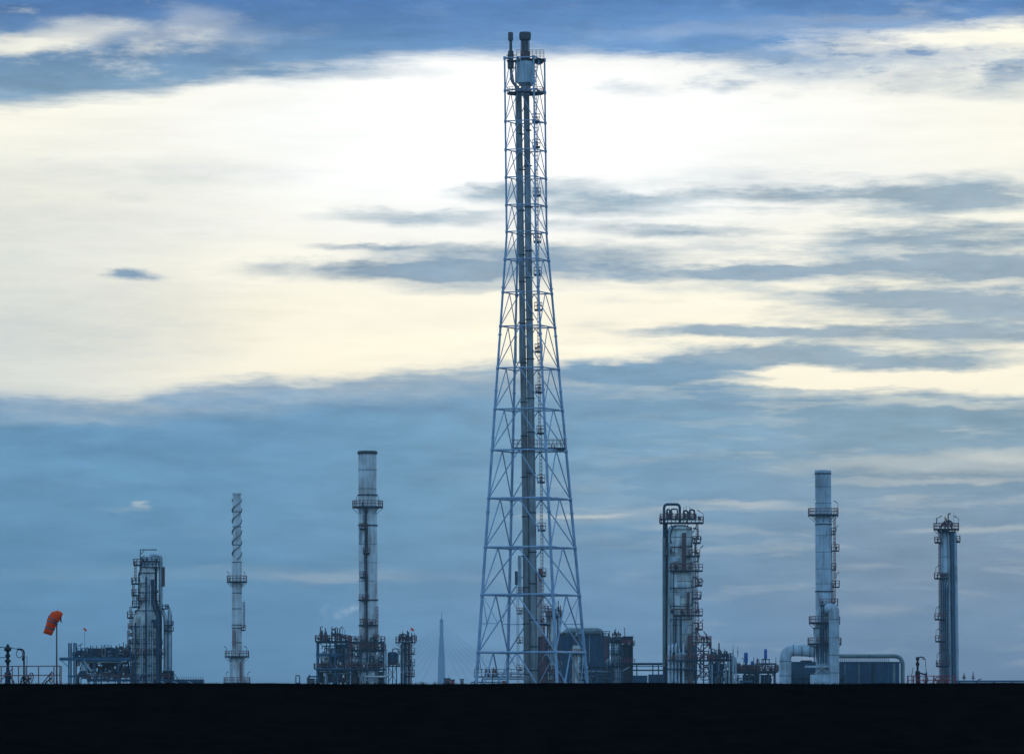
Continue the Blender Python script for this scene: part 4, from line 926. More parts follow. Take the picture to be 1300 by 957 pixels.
hut('low grey flat-roofed shed near the foot of the far bridge pylon', 563.5, 571.6, 860.4, 'hutgrey', chimney=True)
hut('small bright red shed attached beside a low grey shed', 572.2, 577, 862, 'redbox', 1392)
hut('tiny pale shed between the red shed and the flare tower', 584, 588.6, 861.4, 'concrete', 1500)
for k, x in enumerate((533.5, 537.5, 552.6)):
    p = Thing('bush', ['distant tiny dark bush right of the stepped stub column', 'second tiny dark bush, a little nearer the bridge pylon', 'tiny dark bush at the very foot of the bridge pylon'][k], 'bush', 1600, x)
    rnd = random.Random(k); m = p.mb()
    for _ in range(70):
        c = Vector((x + rnd.gauss(0, 1.3), rnd.gauss(0, 1.3), 866.6 + rnd.gauss(0, 1.4))); a, b = Vector((rnd.uniform(-1, 1), rnd.uniform(-1, 1), rnd.uniform(-1, 1))) * .7, Vector((rnd.uniform(-1, 1), rnd.uniform(-1, 1), rnd.uniform(-1, 1))) * .7
        m.add([c, c + a, c + b], [(0, 1, 2)])
    m.build('foliage', MAT['leaf'] if 'leaf' in MAT else MAT.setdefault('leaf', weathered('dusty_leaves', (.04, .07, .03), (.02, .03, .02), .8, 0, .5, 2, 1)), p.o, smooth=False)
    p.mb().tube([(x, 0, p.gy), (x, 0, 866)], [.5, .3], 6).build('trunk', 'rust', p.o)
# ================================================================== at the foot of the flare tower
D = 1120
t = Thing('guardrail_platform', 'low platform with handrail at the left foot of the flare tower', 'platform', D, 632, 10)
t.deck(602, 668, 858, 0, 24, 'steel', 'rail', 9, 1.6, step=9); t.deck(598, 640, 865, -6, 0, 'dark', None)
for x in (604, 625, 645, 666): t.mb().box(x - .8, x + .8, 859.6, t.gy, 4, 6).build('column', 'steel', t.o, smooth=False)
for y, x0, x1 in ((855, 628, 668), (861.5, 612, 668)): t.pipe([(x0, 3, y + 5), (x0, 3, y), (x1, 3, y), (x1, 9, y), (x1, 9, y + 8)], 1.0, 'alu', 2)
for k, (x, lab) in enumerate(((619, 'rusty red valve skid between the left legs of the flare tower'), (628, 'second rusty red valve skid, on the right of its twin at the flare tower foot'))):
    v = Thing('valve_skid', lab, 'valve skid', D, x, 10, 'valve skids at the flare tower foot', y=858)
    v.mb().box(x - 4, x + 4, 854.5, 858, 6, 16).build('base_frame', 'rust', v.o, smooth=False)
    v.mb().drum(x - 3.6, x + 3.6, 10, 852, 2).build('body', 'rust', v.o)
    v.valve(x - 1.5, 9, 849.6, 1.2, 'rust'); v.valve(x + 1.8, 9, 850.2, 1.1, 'black')
for k, (x, lab) in enumerate(((604, 'red box at the foot of the left leg of the flare tower'), (640, 'red box on the ground left of the flare risers'))):
    v = Thing('fire_box', lab, 'fire box', D, x, -9, 'red fire boxes at the flare tower', y=870)
    v.mb().box(x - 2.4, x + 2.4, 864.6, 870, -11, -8).build('case', 'redbox', v.o, smooth=False); v.mb().box(x - 2.7, x + 2.7, 863.9, 864.6, -11.4, -7.6).build('lid', 'rust', v.o, smooth=False)
    v.mb().box(x + 1.2, x + 1.7, 866.5, 868.2, -11.4, -11).build('handle', 'black', v.o)
# ---- vessels seen through the tower
t = Thing('splitter_tower', 'grey column seen through the right side of the flare tower, with vents on its head', 'column', 1150, 701.5, 30)
t.mb().lathe(701.5, 30, [(5.6, t.gy), (5.6, 773), (4.2, 771), (.5, 770)], 24).build('shell', 'cream', t.o)
t.deck(688, 701, 775, 24, 34, 'dark', 'red', 6.5, 1.6, step=4); t.platform(701.5, 30, 781, 5.6, 9.5, 0, 360, 'dark', 'rail', 6); t.deck(687, 699, 792, 22, 34, 'dark', 'rail', 6.5, 2, step=4); t.platform(701.5, 30, 820, 5.6, 9, 0, 360, 'dark', 'rail', 6)
vents(t, [(692, 765, 775, .6, 0), (695.5, 768, 775, .7, -2), (709, 762, 782, .8, 0), (711.6, 768, 782, .9, -2.2), (706, 772, 782, .5, 0)], 24)
t.deck(705, 714, 782, 24, 34, 'dark', 'red', 7, 1.6, step=4)
for x, r in ((695, .9), (708.4, 1.2), (711, .7), (698, .6), (704, .6)): t.pipe([(x, 23, 778), (x, 23, t.gy)], r, 'steel' if r > .8 else 'rust')
t.ladder(690.5, 23, 792, t.gy, 'red', True, 2.6, 'front')
pipework(t, 685, 714, 826, 866, 18, 26, 22, 51, ('steel', 'rust', 'alu', 'rail'), rmax=1.0); valves(t, 686, 712, 845, 18, 22, 10, 52, 1.1)
t = Thing('knockout_drum', 'grey upright drum standing before the blue cladded block, inside the tower foot', 'vessel', 1130, 732, 20)
t.mb().lathe(732, 20, [(5.1, t.gy), (5.1, 822), (4.2, 819), (.5, 817.6)], 22).build('shell', 'cream', t.o)
t.mb().lathe(732, 20, [(3.4, 819), (3.4, 809), (4.2, 808.4), (4.2, 806.6), (.5, 805.6)], 18).build('head', 'burnt', t.o)
t.platform(732, 20, 829, 5.1, 8.6, 0, 360, 'dark', 'rail', 5.5); t.ladder(727.6, 14.6, 829, t.gy, 'rail', False, 2.2)
t.pipe([(732, 20, 807), (732, 20, 803), (740, 20, 803), (740, 20, t.gy)], .9, 'alu', 3)
# ================================================================== big clad block with header behind the tower
def clad_block(label, D, x0, x1, y0, depth, steps=()):
    t = Thing('cooler_block', label, 'cooler block', D, (x0 + x1) / 2, 60)
    t.mb().box(x0, x1, y0, t.gy, 60, 60 + depth).build('wall', 'box', t.o, smooth=False)
    t.mb().box(x0 - .8, x1 + .8, y0 - 1.2, y0, 59, 61 + depth).build('roof_edge', 'steel', t.o, smooth=False)
    n = int((x1 - x0) / 16)
    for i in range(1, n):
        x = x0 + (x1 - x0) * i / n; t.mb().box(x - .5, x + .5, y0, t.gy, 58.9, 60).build('pilaster', 'steel', t.o, smooth=False)
    return t
t = clad_block('dark blue sheet-clad block with a fat rounded header on its roof, behind the flare tower', 1300, 709, 775, 807.4, 110)
t.mb().box(684, 709.5, 806.8, t.gy, 66, 120).build('annex', 'box', t.o, smooth=False)
m = t.mb(); m.tube(bend([(719, 80, 812), (719, 80, 800.6), (764, 80, 800.6), (764, 80, 812)], 8, 6), 5.0, 18); m.build('header_duct', 'header', t.o)
for x in (726, 735, 744, 753, 762): t.mb().lathe(x, 80, [(5.4, 801), (5.4, 801.8)], 4).build('duct_support', 'dark', t.o)
t.mb().box(724, 764, 803.5, 806.4, 74, 90).build('duct_cradle', 'dark', t.o, smooth=False)
t.pipe([(709, 70, 808), (715, 70, 803), (721, 74, 801)], 2.6, 'header', 4, 'inlet_duct')
t.ladder(770, 58, 808, t.gy, 'rail', True, 3, 'front'); t.deck(756, 775, 806.2, 62, 80, None or 'dark', 'steel', 6, .8, step=5)
for x, y in ((742, 822), (757, 835), (766, 818)): t.mb().box(x - 2.6, x + 2.6, y - 3, y + 3, 58.6, 60).build('louvre_panel', 'steel', t.o, smooth=False)
t.pipe([(749, 57, t.gy), (749, 57, 812), (749, 62, 806)], .8, 'header', 2)
for k in range(6): t.mb().box(706 + k * 2, 708 + k * 2, 806.4 - k * .9, 807.2, 62, 70).build('stair_tread', 'dark', t.o)
# ---- piping in front of it
t = Thing('pipe_bridge', 'low tangle of dark pipes running before the blue block to the stub column', 'pipe rack', 1120, 758)
steel_frame(t, [738, 750, 763, 775], [844.6, 856], [0, 26], .7, 'steel', False, 1.0)
for k in range(9): t.pipe([(735, 2 + k * 2.4, 842 + k * 2.6), (777, 2 + k * 2.4, 842 + k * 2.6)], .6 + (k % 3) * .25, ('steel', 'alu', 'dark')[k % 3])
pipework(t, 738, 776, 846, 868, 0, 22, 22, 61, rmax=1.0); valves(t, 738, 774, 855, 0, 14, 10, 62, 1.0)
skyline(t, 738, 774, 848, 4, 11, 12, 524, 0, 20)
# ---- stub column with a bulging head
t = Thing('regenerator', 'short grey column with a bulging collar on top, beside a dark maroon shaft', 'column', 1120, 783, 12)
t.mb().lathe(783, 12, [(7.2, t.gy), (7.2, 816), (6.2, 813), (4.5, 811)], 26).build('shell', 'alu', t.o)
t.mb().lathe(783, 12, [(6.6, 816.4), (9.0, 813.4), (9.2, 810.6), (8.4, 808.2), (4, 807.2)], 26).build('collar', 'burnt', t.o)
t.platform(783, 12, 815, 7, 10.6, 0, 360, 'dark', 'steel', 6); t.platform(783, 12, 829, 7, 9.6, 180, 360, 'dark', 'steel', 4); t.platform(783, 12, 845.4, 7, 9.8, 180, 360, 'dark', 'steel', 5)
bands(t, 783, 12, [(y, 7.5) for y in (822, 837, 853, 861)], h=.6)
for k in range(5): t.valve(778 + k * 2.4, 10, 805.6 - (k % 2) * 1.8, 1.1)
vents(t, [(780, 799.5, 808, .5, 1.6), (781.6, 797.6, 808, .6, 0), (785.5, 801, 808, .6, -1.6)], 8)
for x, r in ((776.6, .8), (790.4, .9), (779.4, .5), (786.4, .5)): t.pipe([(x, 5, 818), (x, 4, 830), (x, 4, t.gy)], r, 'steel')
t.ladder(783, 4.2, 829, t.gy, 'steel', False, 2.4)
t = Thing('elevator_shaft', 'dark maroon square shaft joined to the short grey column with a bulging collar', 'tower', 1120, 797, 14)
t.ladder(801.6, 7, 809, t.gy, 'dark', True, 2.6, 'front')
for x in (791.6, 797, 803.2): t.mb().box(x - .6, x + .6, 808, t.gy, 6.6, 7.8).build('column', 'steel', t.o, smooth=False)
for a, b in (((792, 6.8, 820), (797, 6.8, 809)), ((797, 6.8, 832), (792, 6.8, 820)), ((792, 6.8, 844), (797, 6.8, 832)), ((797, 6.8, 856), (792, 6.8, 844))): t.mb().bar(a, b, .45, 5).build('brace', 'steel', t.o)
t.deck(789, 806, 818, 2, 8, 'dark', 'red', 5, 1.2, step=4); t.deck(789, 806, 841, 2, 8, 'dark', 'red', 5, 1.2, step=4)
t.mb().box(792.4, 802.6, 808.6, t.gy, 8, 24).build('casing', 'maroon', t.o, smooth=False)
t.mb().box(790.6, 804.4, 807.2, 808.6, 7, 25).build('roof', 'dark', t.o, smooth=False)
for y in (820, 832, 844, 856): t.mb().box(791, 804, y, y + .8, 7.4, 8).build('belt', 'dark', t.o, smooth=False)
t.mb().bar((793.2, 12, 807.2), (793.2, 12, 797.8), .5, 6).build('mast', 'rust', t.o); t.mb().lathe(793.2, 12, [(.6, 797.8), (1.0, 797.2), (.4, 796.6)], 8).build('beacon', 'red', t.o)
t.mb().bar((789, 4, 852), (799, 4, 846.4), .8, 6).build('cross_pipe', 'alu', t.o)
# ---- pipe bridge to the big column
t = Thing('pipe_bridge', 'two-level pipe bridge joining the dark maroon shaft to the twin-pipe tall column', 'pipe bridge', 1100, 824)
t.pipe([(803, 4, 842.4), (848, 4, 842.4)], 1.6, 'steel', name='top_pipe'); t.pipe([(803, 7, 850.4), (848, 7, 850.4)], .9, 'steel', name='lower_pipe'); t.pipe([(803, 9, 845.4), (848, 9, 845.4)], .5, 'dark', name='lower_pipe')
for x in (808.6, 829, 836): t.mb().box(x - .7, x + .7, 843, t.gy, 5, 8).build('column', 'steel', t.o, smooth=False)
t.mb().box(804, 822, 857, t.gy, 2, 18).build('cladding_panel', 'box', t.o, smooth=False); t.mb().box(823.4, 846, 855.6, t.gy, 2, 18).build('cladding_panel', 'box', t.o, smooth=False)
for x in range(826, 846, 3): t.mb().lathe(x, 0, [(1.1, t.gy), (1.1, 857.6), (.5, 856.6)], 8).build('bottle', 'steel', t.o)
# ================================================================== tall column with twin pipes
t = Thing('fractionator', 'tall stained fractionating column with an arched pipe and valves crowding its top deck', 'column', 1030, 864, 18); cd = 18
t.mb().lathe(863.6, cd, [(16.4, t.gy, 2.0), (16.2, 760, .8), (16.0, 672), (13.5, 668), (7, 665.6)], 40).build('shell', 'cream', t.o)
bands(t, lambda y: 863.6 + (y - 672) * .009, cd, [(y, 16.45) for y in (681, 692, 704.6, 714, 737, 751, 766, 773, 793, 804, 846)], h=.6)
t.deck(838.6, 884, 657.4, 2, 36, 'steel', 'rail', 5.5, 1.8, step=5); t.deck(838, 893.4, 662.4, 4, 34, 'dark', 'rail', 7, 1.8, step=5)
for x in (843, 852, 874, 886): t.mb().bar((x, 10, 664), (863.6 + (x - 863.6) * .72, 12, 676), .6, 6).build('deck_bracket', 'steel', t.o)
t.pipe([(843.4, 12, 870), (843.4, 12, 639.6), (863.4, 12, 639.6), (863.4, 12, 664)], 1.7, 'steel', 5, 'arched_pipe', 14)
t.pipe([(846.6, 15, 664), (846.6, 15, t.gy)], 1.5, 'steel', name='riser_pipe', n=12); t.pipe([(843.6, 10, 682), (843.6, 10, 846)], 2.3, 'header', name='riser_pipe', n=12)
for x0, x1, y in ((847, 850.6, 646), (852.4, 860.4, 645.6)): t.pipe([(x0, 14, 658), (x0, 14, y), (x1, 14, y), (x1, 14, 658)], .95, 'steel', 2, 'valve_loop')
for x0, x1, y in ((868.4, 873.6, 647.4), (876, 882, 646.4)): t.pipe([(x0, 13, 658), (x0, 13, y), (x1, 13, y + .6), (x1, 13, 658)], 1.25, 'steel', 2.4, 'valve_loop')
for x, y, r in ((847.2, 651, 1.7), (852.6, 651.6, 1.8), (860.2, 653, 1.2), (868.6, 651.6, 1.6), (873, 653, 1.3), (876.4, 651, 1.7), (881.6, 652.4, 1.5), (849, 655, 1.2), (870.4, 655, 1.4), (887.6, 657.6, 1.3), (889.6, 658.6, 1.1)): t.valve(x, 11, y, r, 'burnt', 'steel')
for x, y in ((868.2, 643), (871.4, 642), (876.2, 642.6), (853, 637.4)): t.mb().bar((x, 12, y + 6 if x > 860 else y + 3), (x, 12, y), .35, 5).build('vent_pipe', 'burnt', t.o)
t.davit(893, 10, 662, 10.6, -6.4, 'steel')
for xa, xb, y in ((880.2, 889.8, 687.6), (870.4, 888.4, 705), (848, 892, 723.6), (883, 891.8, 741.8), (880.4, 890.6, 758.2), (855, 892, 780), (883, 892.4, 797.6)): t.deck(xa, xb, y, -2 if xb - xa > 14 else 8, 26 if xb - xa < 14 else 6, 'dark', 'rail', 7.5, 2.1, step=4.5)
for y0, y1, x in ((664, 688, 884), (686, 706, 882), (704, 725, 885), (722, 743, 884), (740, 760, 883), (757, 781, 884), (778, 799, 885), (796, 816, 884)): t.ladder(x, 8, y0, y1, 'rail', True, 2.8, 'right')
t.mb().box(866, 871.2, 676, 726, -1.6, 2).build('insulated_duct', 'rust', t.o)
t.mb().box(872, 875.6, 752, 782, -1, 2).build('insulated_duct', 'rust', t.o); t.mb().box(873.5, 879, 806, t.gy, -4, 0).build('insulated_duct', 'rust', t.o)
m = t.mb(); m.tube([(848.6, 2.6, 699.4), (848.6, -.6, 699.4)], [5, 5], 18); m.build('manway', 'burnt', t.o)
t.pipe([(851.4, 0, 667), (849.6, -1, 676), (849.6, -1, t.gy)], 1.1, 'alu', 3); t.pipe([(858, 1, 668), (854.4, 0, 668), (850.4, -1, 682), (852.4, -2, 690)], .9, 'steel', 3)
t.mb().box(850.6, 863.4, 707, 712.4, -1.4, 1).build('nameplate_panel', 'alu', t.o)
for x, y0, r, mt in ((852.8, 727, .8, 'alu'), (855.2, 727, .6, 'steel'), (857.6, 784, 1.0, 'steel'), (861, 782, .9, 'alu'), (864.4, 783, 1.0, 'steel'), (882.6, 690, .8, 'steel'), (880.4, 706, .6, 'steel')): t.pipe([(x, 1 if x > 856 and x < 880 else 4, y0), (x, 0 if x < 880 else 8, y0 + 2), (x, 0 if x < 880 else 8, t.gy)], r, mt)
for x, y0, r in ((849.2, 818.6, 1.1), (853.4, 818, 1.2), (857.8, 817.6, 1.35), (862, 823, 1.0), (867.4, 817.4, 1.3)): t.pipe([(x, -5, t.gy), (x, -5, y0 + 2), (x + .6, 0, y0), (x + .6, 3, y0 - 2)], r, 'white', 2, 'pale_downpipe', 12)
for y in (837, 848): t.deck(846, 884, y, -9, 4, 'steel', 'rail' if y < 840 else None, 5, 1.7, step=5)
t.deck(874, 903, 814.4, 0, 26, 'dark', 'red', 7, 1.6, step=5); t.deck(870, 905, 837.2, -4, 26, 'dark', 'red', 6, 2.0, step=5)
for x0, y0, x1, y1 in ((884, 800, 894, 814), (893, 801, 903, 814), (878, 816, 904, 836), (902, 816, 880, 836), (884, 839, 902, 862), (902, 839, 884, 862)): t.mb().bar((x0, -1, y0), (x1, -1, y1), .8, 6).build('stair_stringer', 'rail', t.o)
for x in (884, 893, 902.6): t.mb().box(x - .8, x + .8, 815, t.gy, -2, 0).build('column', 'steel', t.o, smooth=False)
for x, y, h, m_ in ((853, 686, 14, 'pale'), (860, 690, 12, 'pale'), (857, 729, 18, 'pale'), (866, 741, 16, 'alu'), (860, 756, 16, 'pale'), (869, 790, 15, 'alu')): t.mb().box(x - 3.2, x + 3.2, y, y + h, .4, 5).build('insulation_panel', m_, t.o, smooth=False)
for y in (672, 694, 716, 746, 769, 786, 826): t.pipe([(851, 3, y + 3), (851, -1, y), (878, -1, y), (878, 6, y - 3)], .6, 'dark', 2)
for y in (670, 700, 732, 764, 790): t.pipe([(880, 10, y), (886.6, 10, y + 1), (886.6, 10, y + 12), (880, 10, y + 13)], .8, 'steel', 2)
valves(t, 848, 880, 720, -4, 0, 7, 71, 1.3); valves(t, 852, 890, 776.6, -4, 2, 8, 72, 1.3); valves(t, 882, 892, 684, 4, 12, 3, 73, 1.2); valves(t, 880, 902, 834, -4, 10, 9, 74, 1.2)
pipework(t, 872, 902, 816, 866, -3, 16, 26, 75, ('steel', 'alu', 'rail', 'dark', 'white'), rmax=1.1); pipework(t, 849, 884, 826, 866, -4, 0, 10, 76, rmax=.9)
for k, y in enumerate((696, 733, 790)): t.mb().bar((889, 4, y), (893, 4, y + (5 if k == 1 else -4)), .6, 6).build('floodlight', 'steel', t.o)

skyline(t, 876, 903, 814, 5, 12, 9, 525, 0, 20); skyline(t, 850, 884, 837, 5, 12, 9, 526, -8, -4)
D = 1060
t = Thing('compressor_rack', 'dark two-deck rack of pumps between the tall stained column and the white duct elbow', 'pipe rack', D, 942); CR = t
steel_frame(t, [902, 911, 926.6], [838, 852], [0, 30], .95, 'steel', False, 1.2, seed=7); steel_frame(t, [930.6, 946, 963, 976, 984], [853.4], [0, 30], .9, 'steel', True, 1.3, seed=8)
t.deck(899, 928, 836.2, -3, 32, 'dark', 'steel', 6, 1.6, step=5); t.deck(928, 988, 851.6, -3, 32, 'dark', 'rail', 6.5, 1.6, step=6)
t.mb().box(905, 918.6, 842, t.gy, 6, 22).build('motor_housing', 'box', t.o, smooth=False); t.mb().box(943, 962, 856.4, t.gy, 6, 22).build('motor_housing', 'box', t.o, smooth=False)
for x, y0, r in ((921.4, 842, 1.4), (925.6, 839, 1.2), (930.6, 833, 1.3), (934, 834, 1.1), (964.6, 855, 1.3), (936.6, 856, 1.0), (903.4, 843, 1.2), (970, 856, .9), (900, 842, .9)): t.pipe([(x, -4, y0), (x, -4, t.gy)], r, 'alu' if r > 1 else 'steel')
for b in ((930, 941, 842, 851), (950, 961, 843, 851), (966, 980, 856, 868), (921, 929, 850, 868)): t.mb().box(*b, 18, 28).build('equipment_housing', 'dark', t.o, smooth=False)
t.mb().box(938.8, 955, 863.4, 865.6, -4, 4).build('cable_tray', 'steel2', t.o)
for x in (939, 942.4): t.mb().box(x - .5, x + .5, 856, t.gy, -3, -1).build('column', 'white', t.o, smooth=False)
pipework(t, 900, 928, 826, 866, -2, 26, 22, 81, rmax=1.1); pipework(t, 930, 986, 842, 852, 0, 26, 18, 82, rmax=1.1); pipework(t, 930, 980, 854, 868, 0, 26, 16, 83, rmax=1.0)
valves(t, 902, 928, 833, -2, 20, 10, 84, 1.3); valves(t, 932, 985, 849, -2, 20, 16, 85, 1.4)
vents(t, [(906.6, 825.5, 837, .8, 0), (912.8, 815.8, 837, 1.1, 2.2), (909.4, 824, 837, .6, -2), (930.6, 817.4, 834, .3, 0), (936.6, 821, 834, .35, 0), (957, 834, 852, .5, 0), (961.4, 835.4, 852, 1.2, 2.2), (985, 834, 853, .55, 0), (987, 843, 853, .4, 0), (980, 841, 852, .4, 0), (924, 829, 837, .6, 1.8), (919, 828, 837, .5, 0)], -3, 'burnt')
t.mb().lathe(930.4, 8, [(3.2, 852), (3.2, 833.4), (1.6, 830.8), (.4, 830.4)], 16).build('filter_vessel', 'alu', t.o)
skyline(t, 901, 927, 836.2, 5, 16, 14, 521, -2, 24); skyline(t, 929, 986, 851.6, 6, 15, 24, 522, -2, 24); skyline(t, 901, 984, 869, 6, 14, 20, 523, -4, -2)
for k, (x, y0, y1, r, lab) in enumerate(((947.2, 827.6, 841, 2.3, 'blue upright motor on a dark pump, the wider of two'), (972.2, 823.4, 836, 1.8, 'slimmer blue upright motor raised on a little frame near the duct elbow'), (955.4, 838.4, 845, 1.9, 'low stubby blue motor between two taller blue motors'))):
    v = Thing('pump_motor', lab, 'pump motor', D, x, 6, 'blue motors on the compressor rack', y=851.6)
    v.mb().lathe(x, 6, [(r * .9, y1), (r, y1 - .4), (r, y0 + 1), (r * .8, y0 + .2), (r * .3, y0)], 18).build('motor', 'blue', v.o)
    m = v.mb()
    for i in range(14):
        a = 2 * PI * i / 14; m.bar((x + r * math.cos(a), 6 + r * math.sin(a), y0 + 2), (x + r * math.cos(a), 6 + r * math.sin(a), y1 - 1), r * .1, 4)
    m.build('cooling_fins', 'blue', v.o)
    if k == 1:
        for sx in (-4.6, 4.6): v.mb().bar((x + sx, 6, 836.6), (x + sx, 6, 851.6), .55, 6).build('frame_leg', 'steel', v.o)
        v.mb().box(x - 5.4, x + 5.4, 836, 837.2, 3, 9).build('frame_top', 'steel', v.o, smooth=False); v.mb().bar((x, 6, 837), (x, 6, 851.6), .9, 8).build('shaft', 'steel', v.o)
    else:
        v.mb().lathe(x, 6, [(r * 1.5, 851.6), (r * 1.5, y1 + 3), (r * .7, y1 + 1.5), (r * .7, y1)], 14).build('pump_casing', 'steel', v.o); v.mb().bar((x, 6, y1 + 4), (x + r * 2.6, 6, y1 + 4), r * .45, 8).build('outlet', 'steel', v.o)
# ================================================================== chimney with white ducts
t = Thing('chimney', 'broad white chimney with side platforms and two fat white ducts at its foot', 'chimney', 1090, 1047, 16); cd = 16
cx = lambda y: 1045.6 + (y - 600) * .011
t.mb().lathe(1045.6, cd, [(11.1, 752, 1.7), (10.3, 640, .4), (10.2, 600, 0), (10.5, 598), (10.5, 596.4), (9.6, 596.2), (9.4, 604)], 40).build('upper_shell', 'white', t.o)
t.mb().lathe(1047.4, cd, [(11.4, t.gy, .6), (11.2, 752, 0)], 40).build('lower_shell', 'white', t.o)
bands(t, cx, cd, [(617, 10.5), (637.6, 10.6), (679, 10.7), (700, 10.8), (721.4, 11), (740.4, 11.1)], h=.5); bands(t, cx, cd, [(600, 10.9), (664.4, 11.2), (749.6, 12.0)], 'stiffener_ring', 'dark', 1.3)
t.platform(1046, cd, 652.2, 10.4, 19.4, 0, 360, 'dark', 'rail', 7.5, 2.3); t.davit(1064.6, cd, 652, 14, -4, 'steel')
for xa, xb, y in ((1056.6, 1061.4, 677), (1056.6, 1066, 698), (1057, 1062, 722), (1057, 1066.4, 744)): t.deck(xa, xb, y, 10, 20, 'dark', 'rail', 7.5, 1.6, step=4)
for y0, y1 in ((655, 678), (674, 699), (697, 723), (719, 746), (741, 768)): t.ladder(1059, 11, y0, y1, 'rail', True, 2.4, 'right')
for y, a in ((668, 2), (690, -3), (728, 3)): t.davit(1062.6, 14, y + 6, 6, a, 'steel')
t.deck(1041, 1063.6, 767.4, -4, 8, 'dark', 'red', 7.5, 1.6, step=4); t.platform(1047.6, cd, 789.4, 11, 20, 0, 360, 'dark', 'red', 7.5, 2.3); t.platform(1047.6, cd, 816, 11, 21.6, 0, 360, 'dark', 'rail', 7, 2.2)
t.mb().lathe(1047.2, cd - 6, [(6, 766), (6, 755), (4.6, 754)], 20).build('inspection_port', 'white', t.o)
t.pipe([(1048, 8, 776), (1052, -4, 772), (1058.4, -6, 773), (1058.4, -6, 790), (1058.4, -6, t.gy)], 6.7, 'white', 7, 'side_duct', 26)
bands(t, 1058.4, -6, [(785.6, 6.95), (809, 6.95), (831, 6.95), (853.4, 6.95)], 'duct_seam', 'burnt', .6)
t.mb().box(1032.6, 1040.2, 797.6, 816, -2, 8).build('silencer_box', 'alu', t.o, smooth=False); t.mb().box(1031.8, 1041, 796.4, 797.6, -3, 9).build('silencer_lid', 'dark', t.o, smooth=False)
for x, y0 in ((1042.4, 770), (1045, 792), (1048.4, 792), (1038.6, 818), (1041.8, 818), (1033.6, 818)): t.pipe([(x, -3, y0), (x, -4, y0 + 4), (x, -4, 842)], .75, 'steel')
t.ladder(1044, -4.6, 768, 842, 'steel', True, 2.8, 'front')
t.mb().box(1022.6, 1056, 844.6, 847, -8, 10).build('base_beam', 'white', t.o, smooth=False)
for p, q in (((1034, -8, 855), (1043, -8, 847.6)), ((1052, -8, 855), (1043, -8, 847.6))): t.mb().bar(p, q, .9, 6).build('base_brace', 'alu', t.o)
t.mb().box(1029, 1053, 856, t.gy, -8, 10).build('base_casing', 'white', t.o, smooth=False)
t = Thing('exhaust_duct', 'fat white elbow duct bending down from the white-ducted chimney', 'duct', 1090, 998, 12)
t.pipe([(1036, 12, 826.6), (1020, 12, 825), (997.6, 12, 825), (997.6, 12, 848), (997.6, 12, t.gy)], 7.5, 'white', 13, 'duct', 28)
for y in (838.6, 857): t.mb().lathe(997.6, 12, [(7.9, y), (7.9, y + .7)], 28).build('seam_band', 'burnt', t.o)
for x in (1007, 1018, 1028): t.mb().tube([(x, 12, 825 + (x - 1007) * .06), (x + .8, 12, 825 + (x - 1007) * .06)], 7.9, 28).build('seam_band', 'burnt', t.o)
# ---- clad block with comb header
t = clad_block('long low dark blue clad block with a comb of stubs under its curved header', 1180, 1003, 1146, 840.4, 90)
m = t.mb(); m.tube(bend([(1060, 66, 832), (1150.5, 66, 832), (1150.5, 66, t.gy)], 12, 8), 2.7, 16); m.build('header_duct', 'header', t.o)
for k in range(27): t.mb().bar((1066 + k * 2.55, 66, 833), (1066 + k * 2.55, 66, 840), .55, 6).build('stub_pipe', 'header', t.o)
t.mb().lathe(1139, 62, [(2.6, t.gy), (2.6, 842), (1.8, 841)], 14).build('corner_pipe', 'header', t.o); t.mb().lathe(1131.6, 60, [(1.0, t.gy), (1.0, 842)], 10).build('corner_pipe', 'steel2', t.o)
t.deck(1004, 1040, 860, 52, 58, 'dark', 'steel', 6, 1.2, step=5); t.deck(1066, 1076, 862, 52, 58, 'dark', 'steel', 6, 1.2, step=4)
t.ladder(1112, 58.6, 841, t.gy, 'dark', True, 3, 'front')
for x, y in ((1084, 852), (1098, 856), (1122, 850), (1014, 851)): t.mb().box(x - 3, x + 3, y - 2.4, y + 2.4, 58.8, 60).build('louvre_panel', 'steel', t.o, smooth=False)
for x in (1076, 1094): t.pipe([(x, 57, t.gy), (x, 57, 846), (x, 62, 841)], .7, 'header', 2)
t.mb().box(1020, 1034, 837.4, 840.6, 62, 80).build('roof_fan', 'dark', t.o, smooth=False)
# ================================================================== slender column on the right
t = Thing('stripper_tower', 'slender column with a bundle of full-height pipes and a red-tipped crown', 'column', 1070, 1206, 14); cd = 14
t.mb().lathe(1201, cd, [(8.6, t.gy, 1.6), (7.9, 760, .8), (7.2, 676), (6, 673.6), (2, 672.4)], 30).build('shell', 'alu', t.o)
bands(t, lambda y: 1201 + (y - 676) * .008, cd, [(706, 7.7), (728, 7.8), (750, 8), (778, 8.2), (800, 8.3), (824, 8.5)], h=.55)
for x, r, mt in ((1207.4, 1.2, 'steel'), (1210.2, 1.5, 'steel2'), (1213.6, 1.8, 'alu'), (1204.4, .9, 'alu')): t.pipe([(x - 1, 8, 674), (x, 6, 680), (x + 1.2, 6, 760), (x + 3.0, 6, t.gy)], r, mt, 3, 'full_height_pipe', 12)
for x, y0, r in ((1198, 738, .6), (1200.4, 740, .9), (1203, 744, .7), (1195.6, 738, .5)): t.pipe([(x + 2, 6.4, y0 - 4), (x, 5, y0 + 4), (x + 1.6, 4, t.gy)], r, 'steel', 2)
t.platform(1202.4, cd, 670.6, 3, 16.4, 0, 360, 'dark', 'rail', 7, 2.0)
for xa, xb, y in ((1187.4, 1194.2, 687.4), (1214, 1219.4, 686.4), (1187, 1203.6, 733), (1187.6, 1200.4, 785), (1188.4, 1200.4, 813), (1189.4, 1205, 844.4)): t.deck(xa, xb, y, 4, 14, 'dark', 'rail', 6.5, 2.1, step=4)
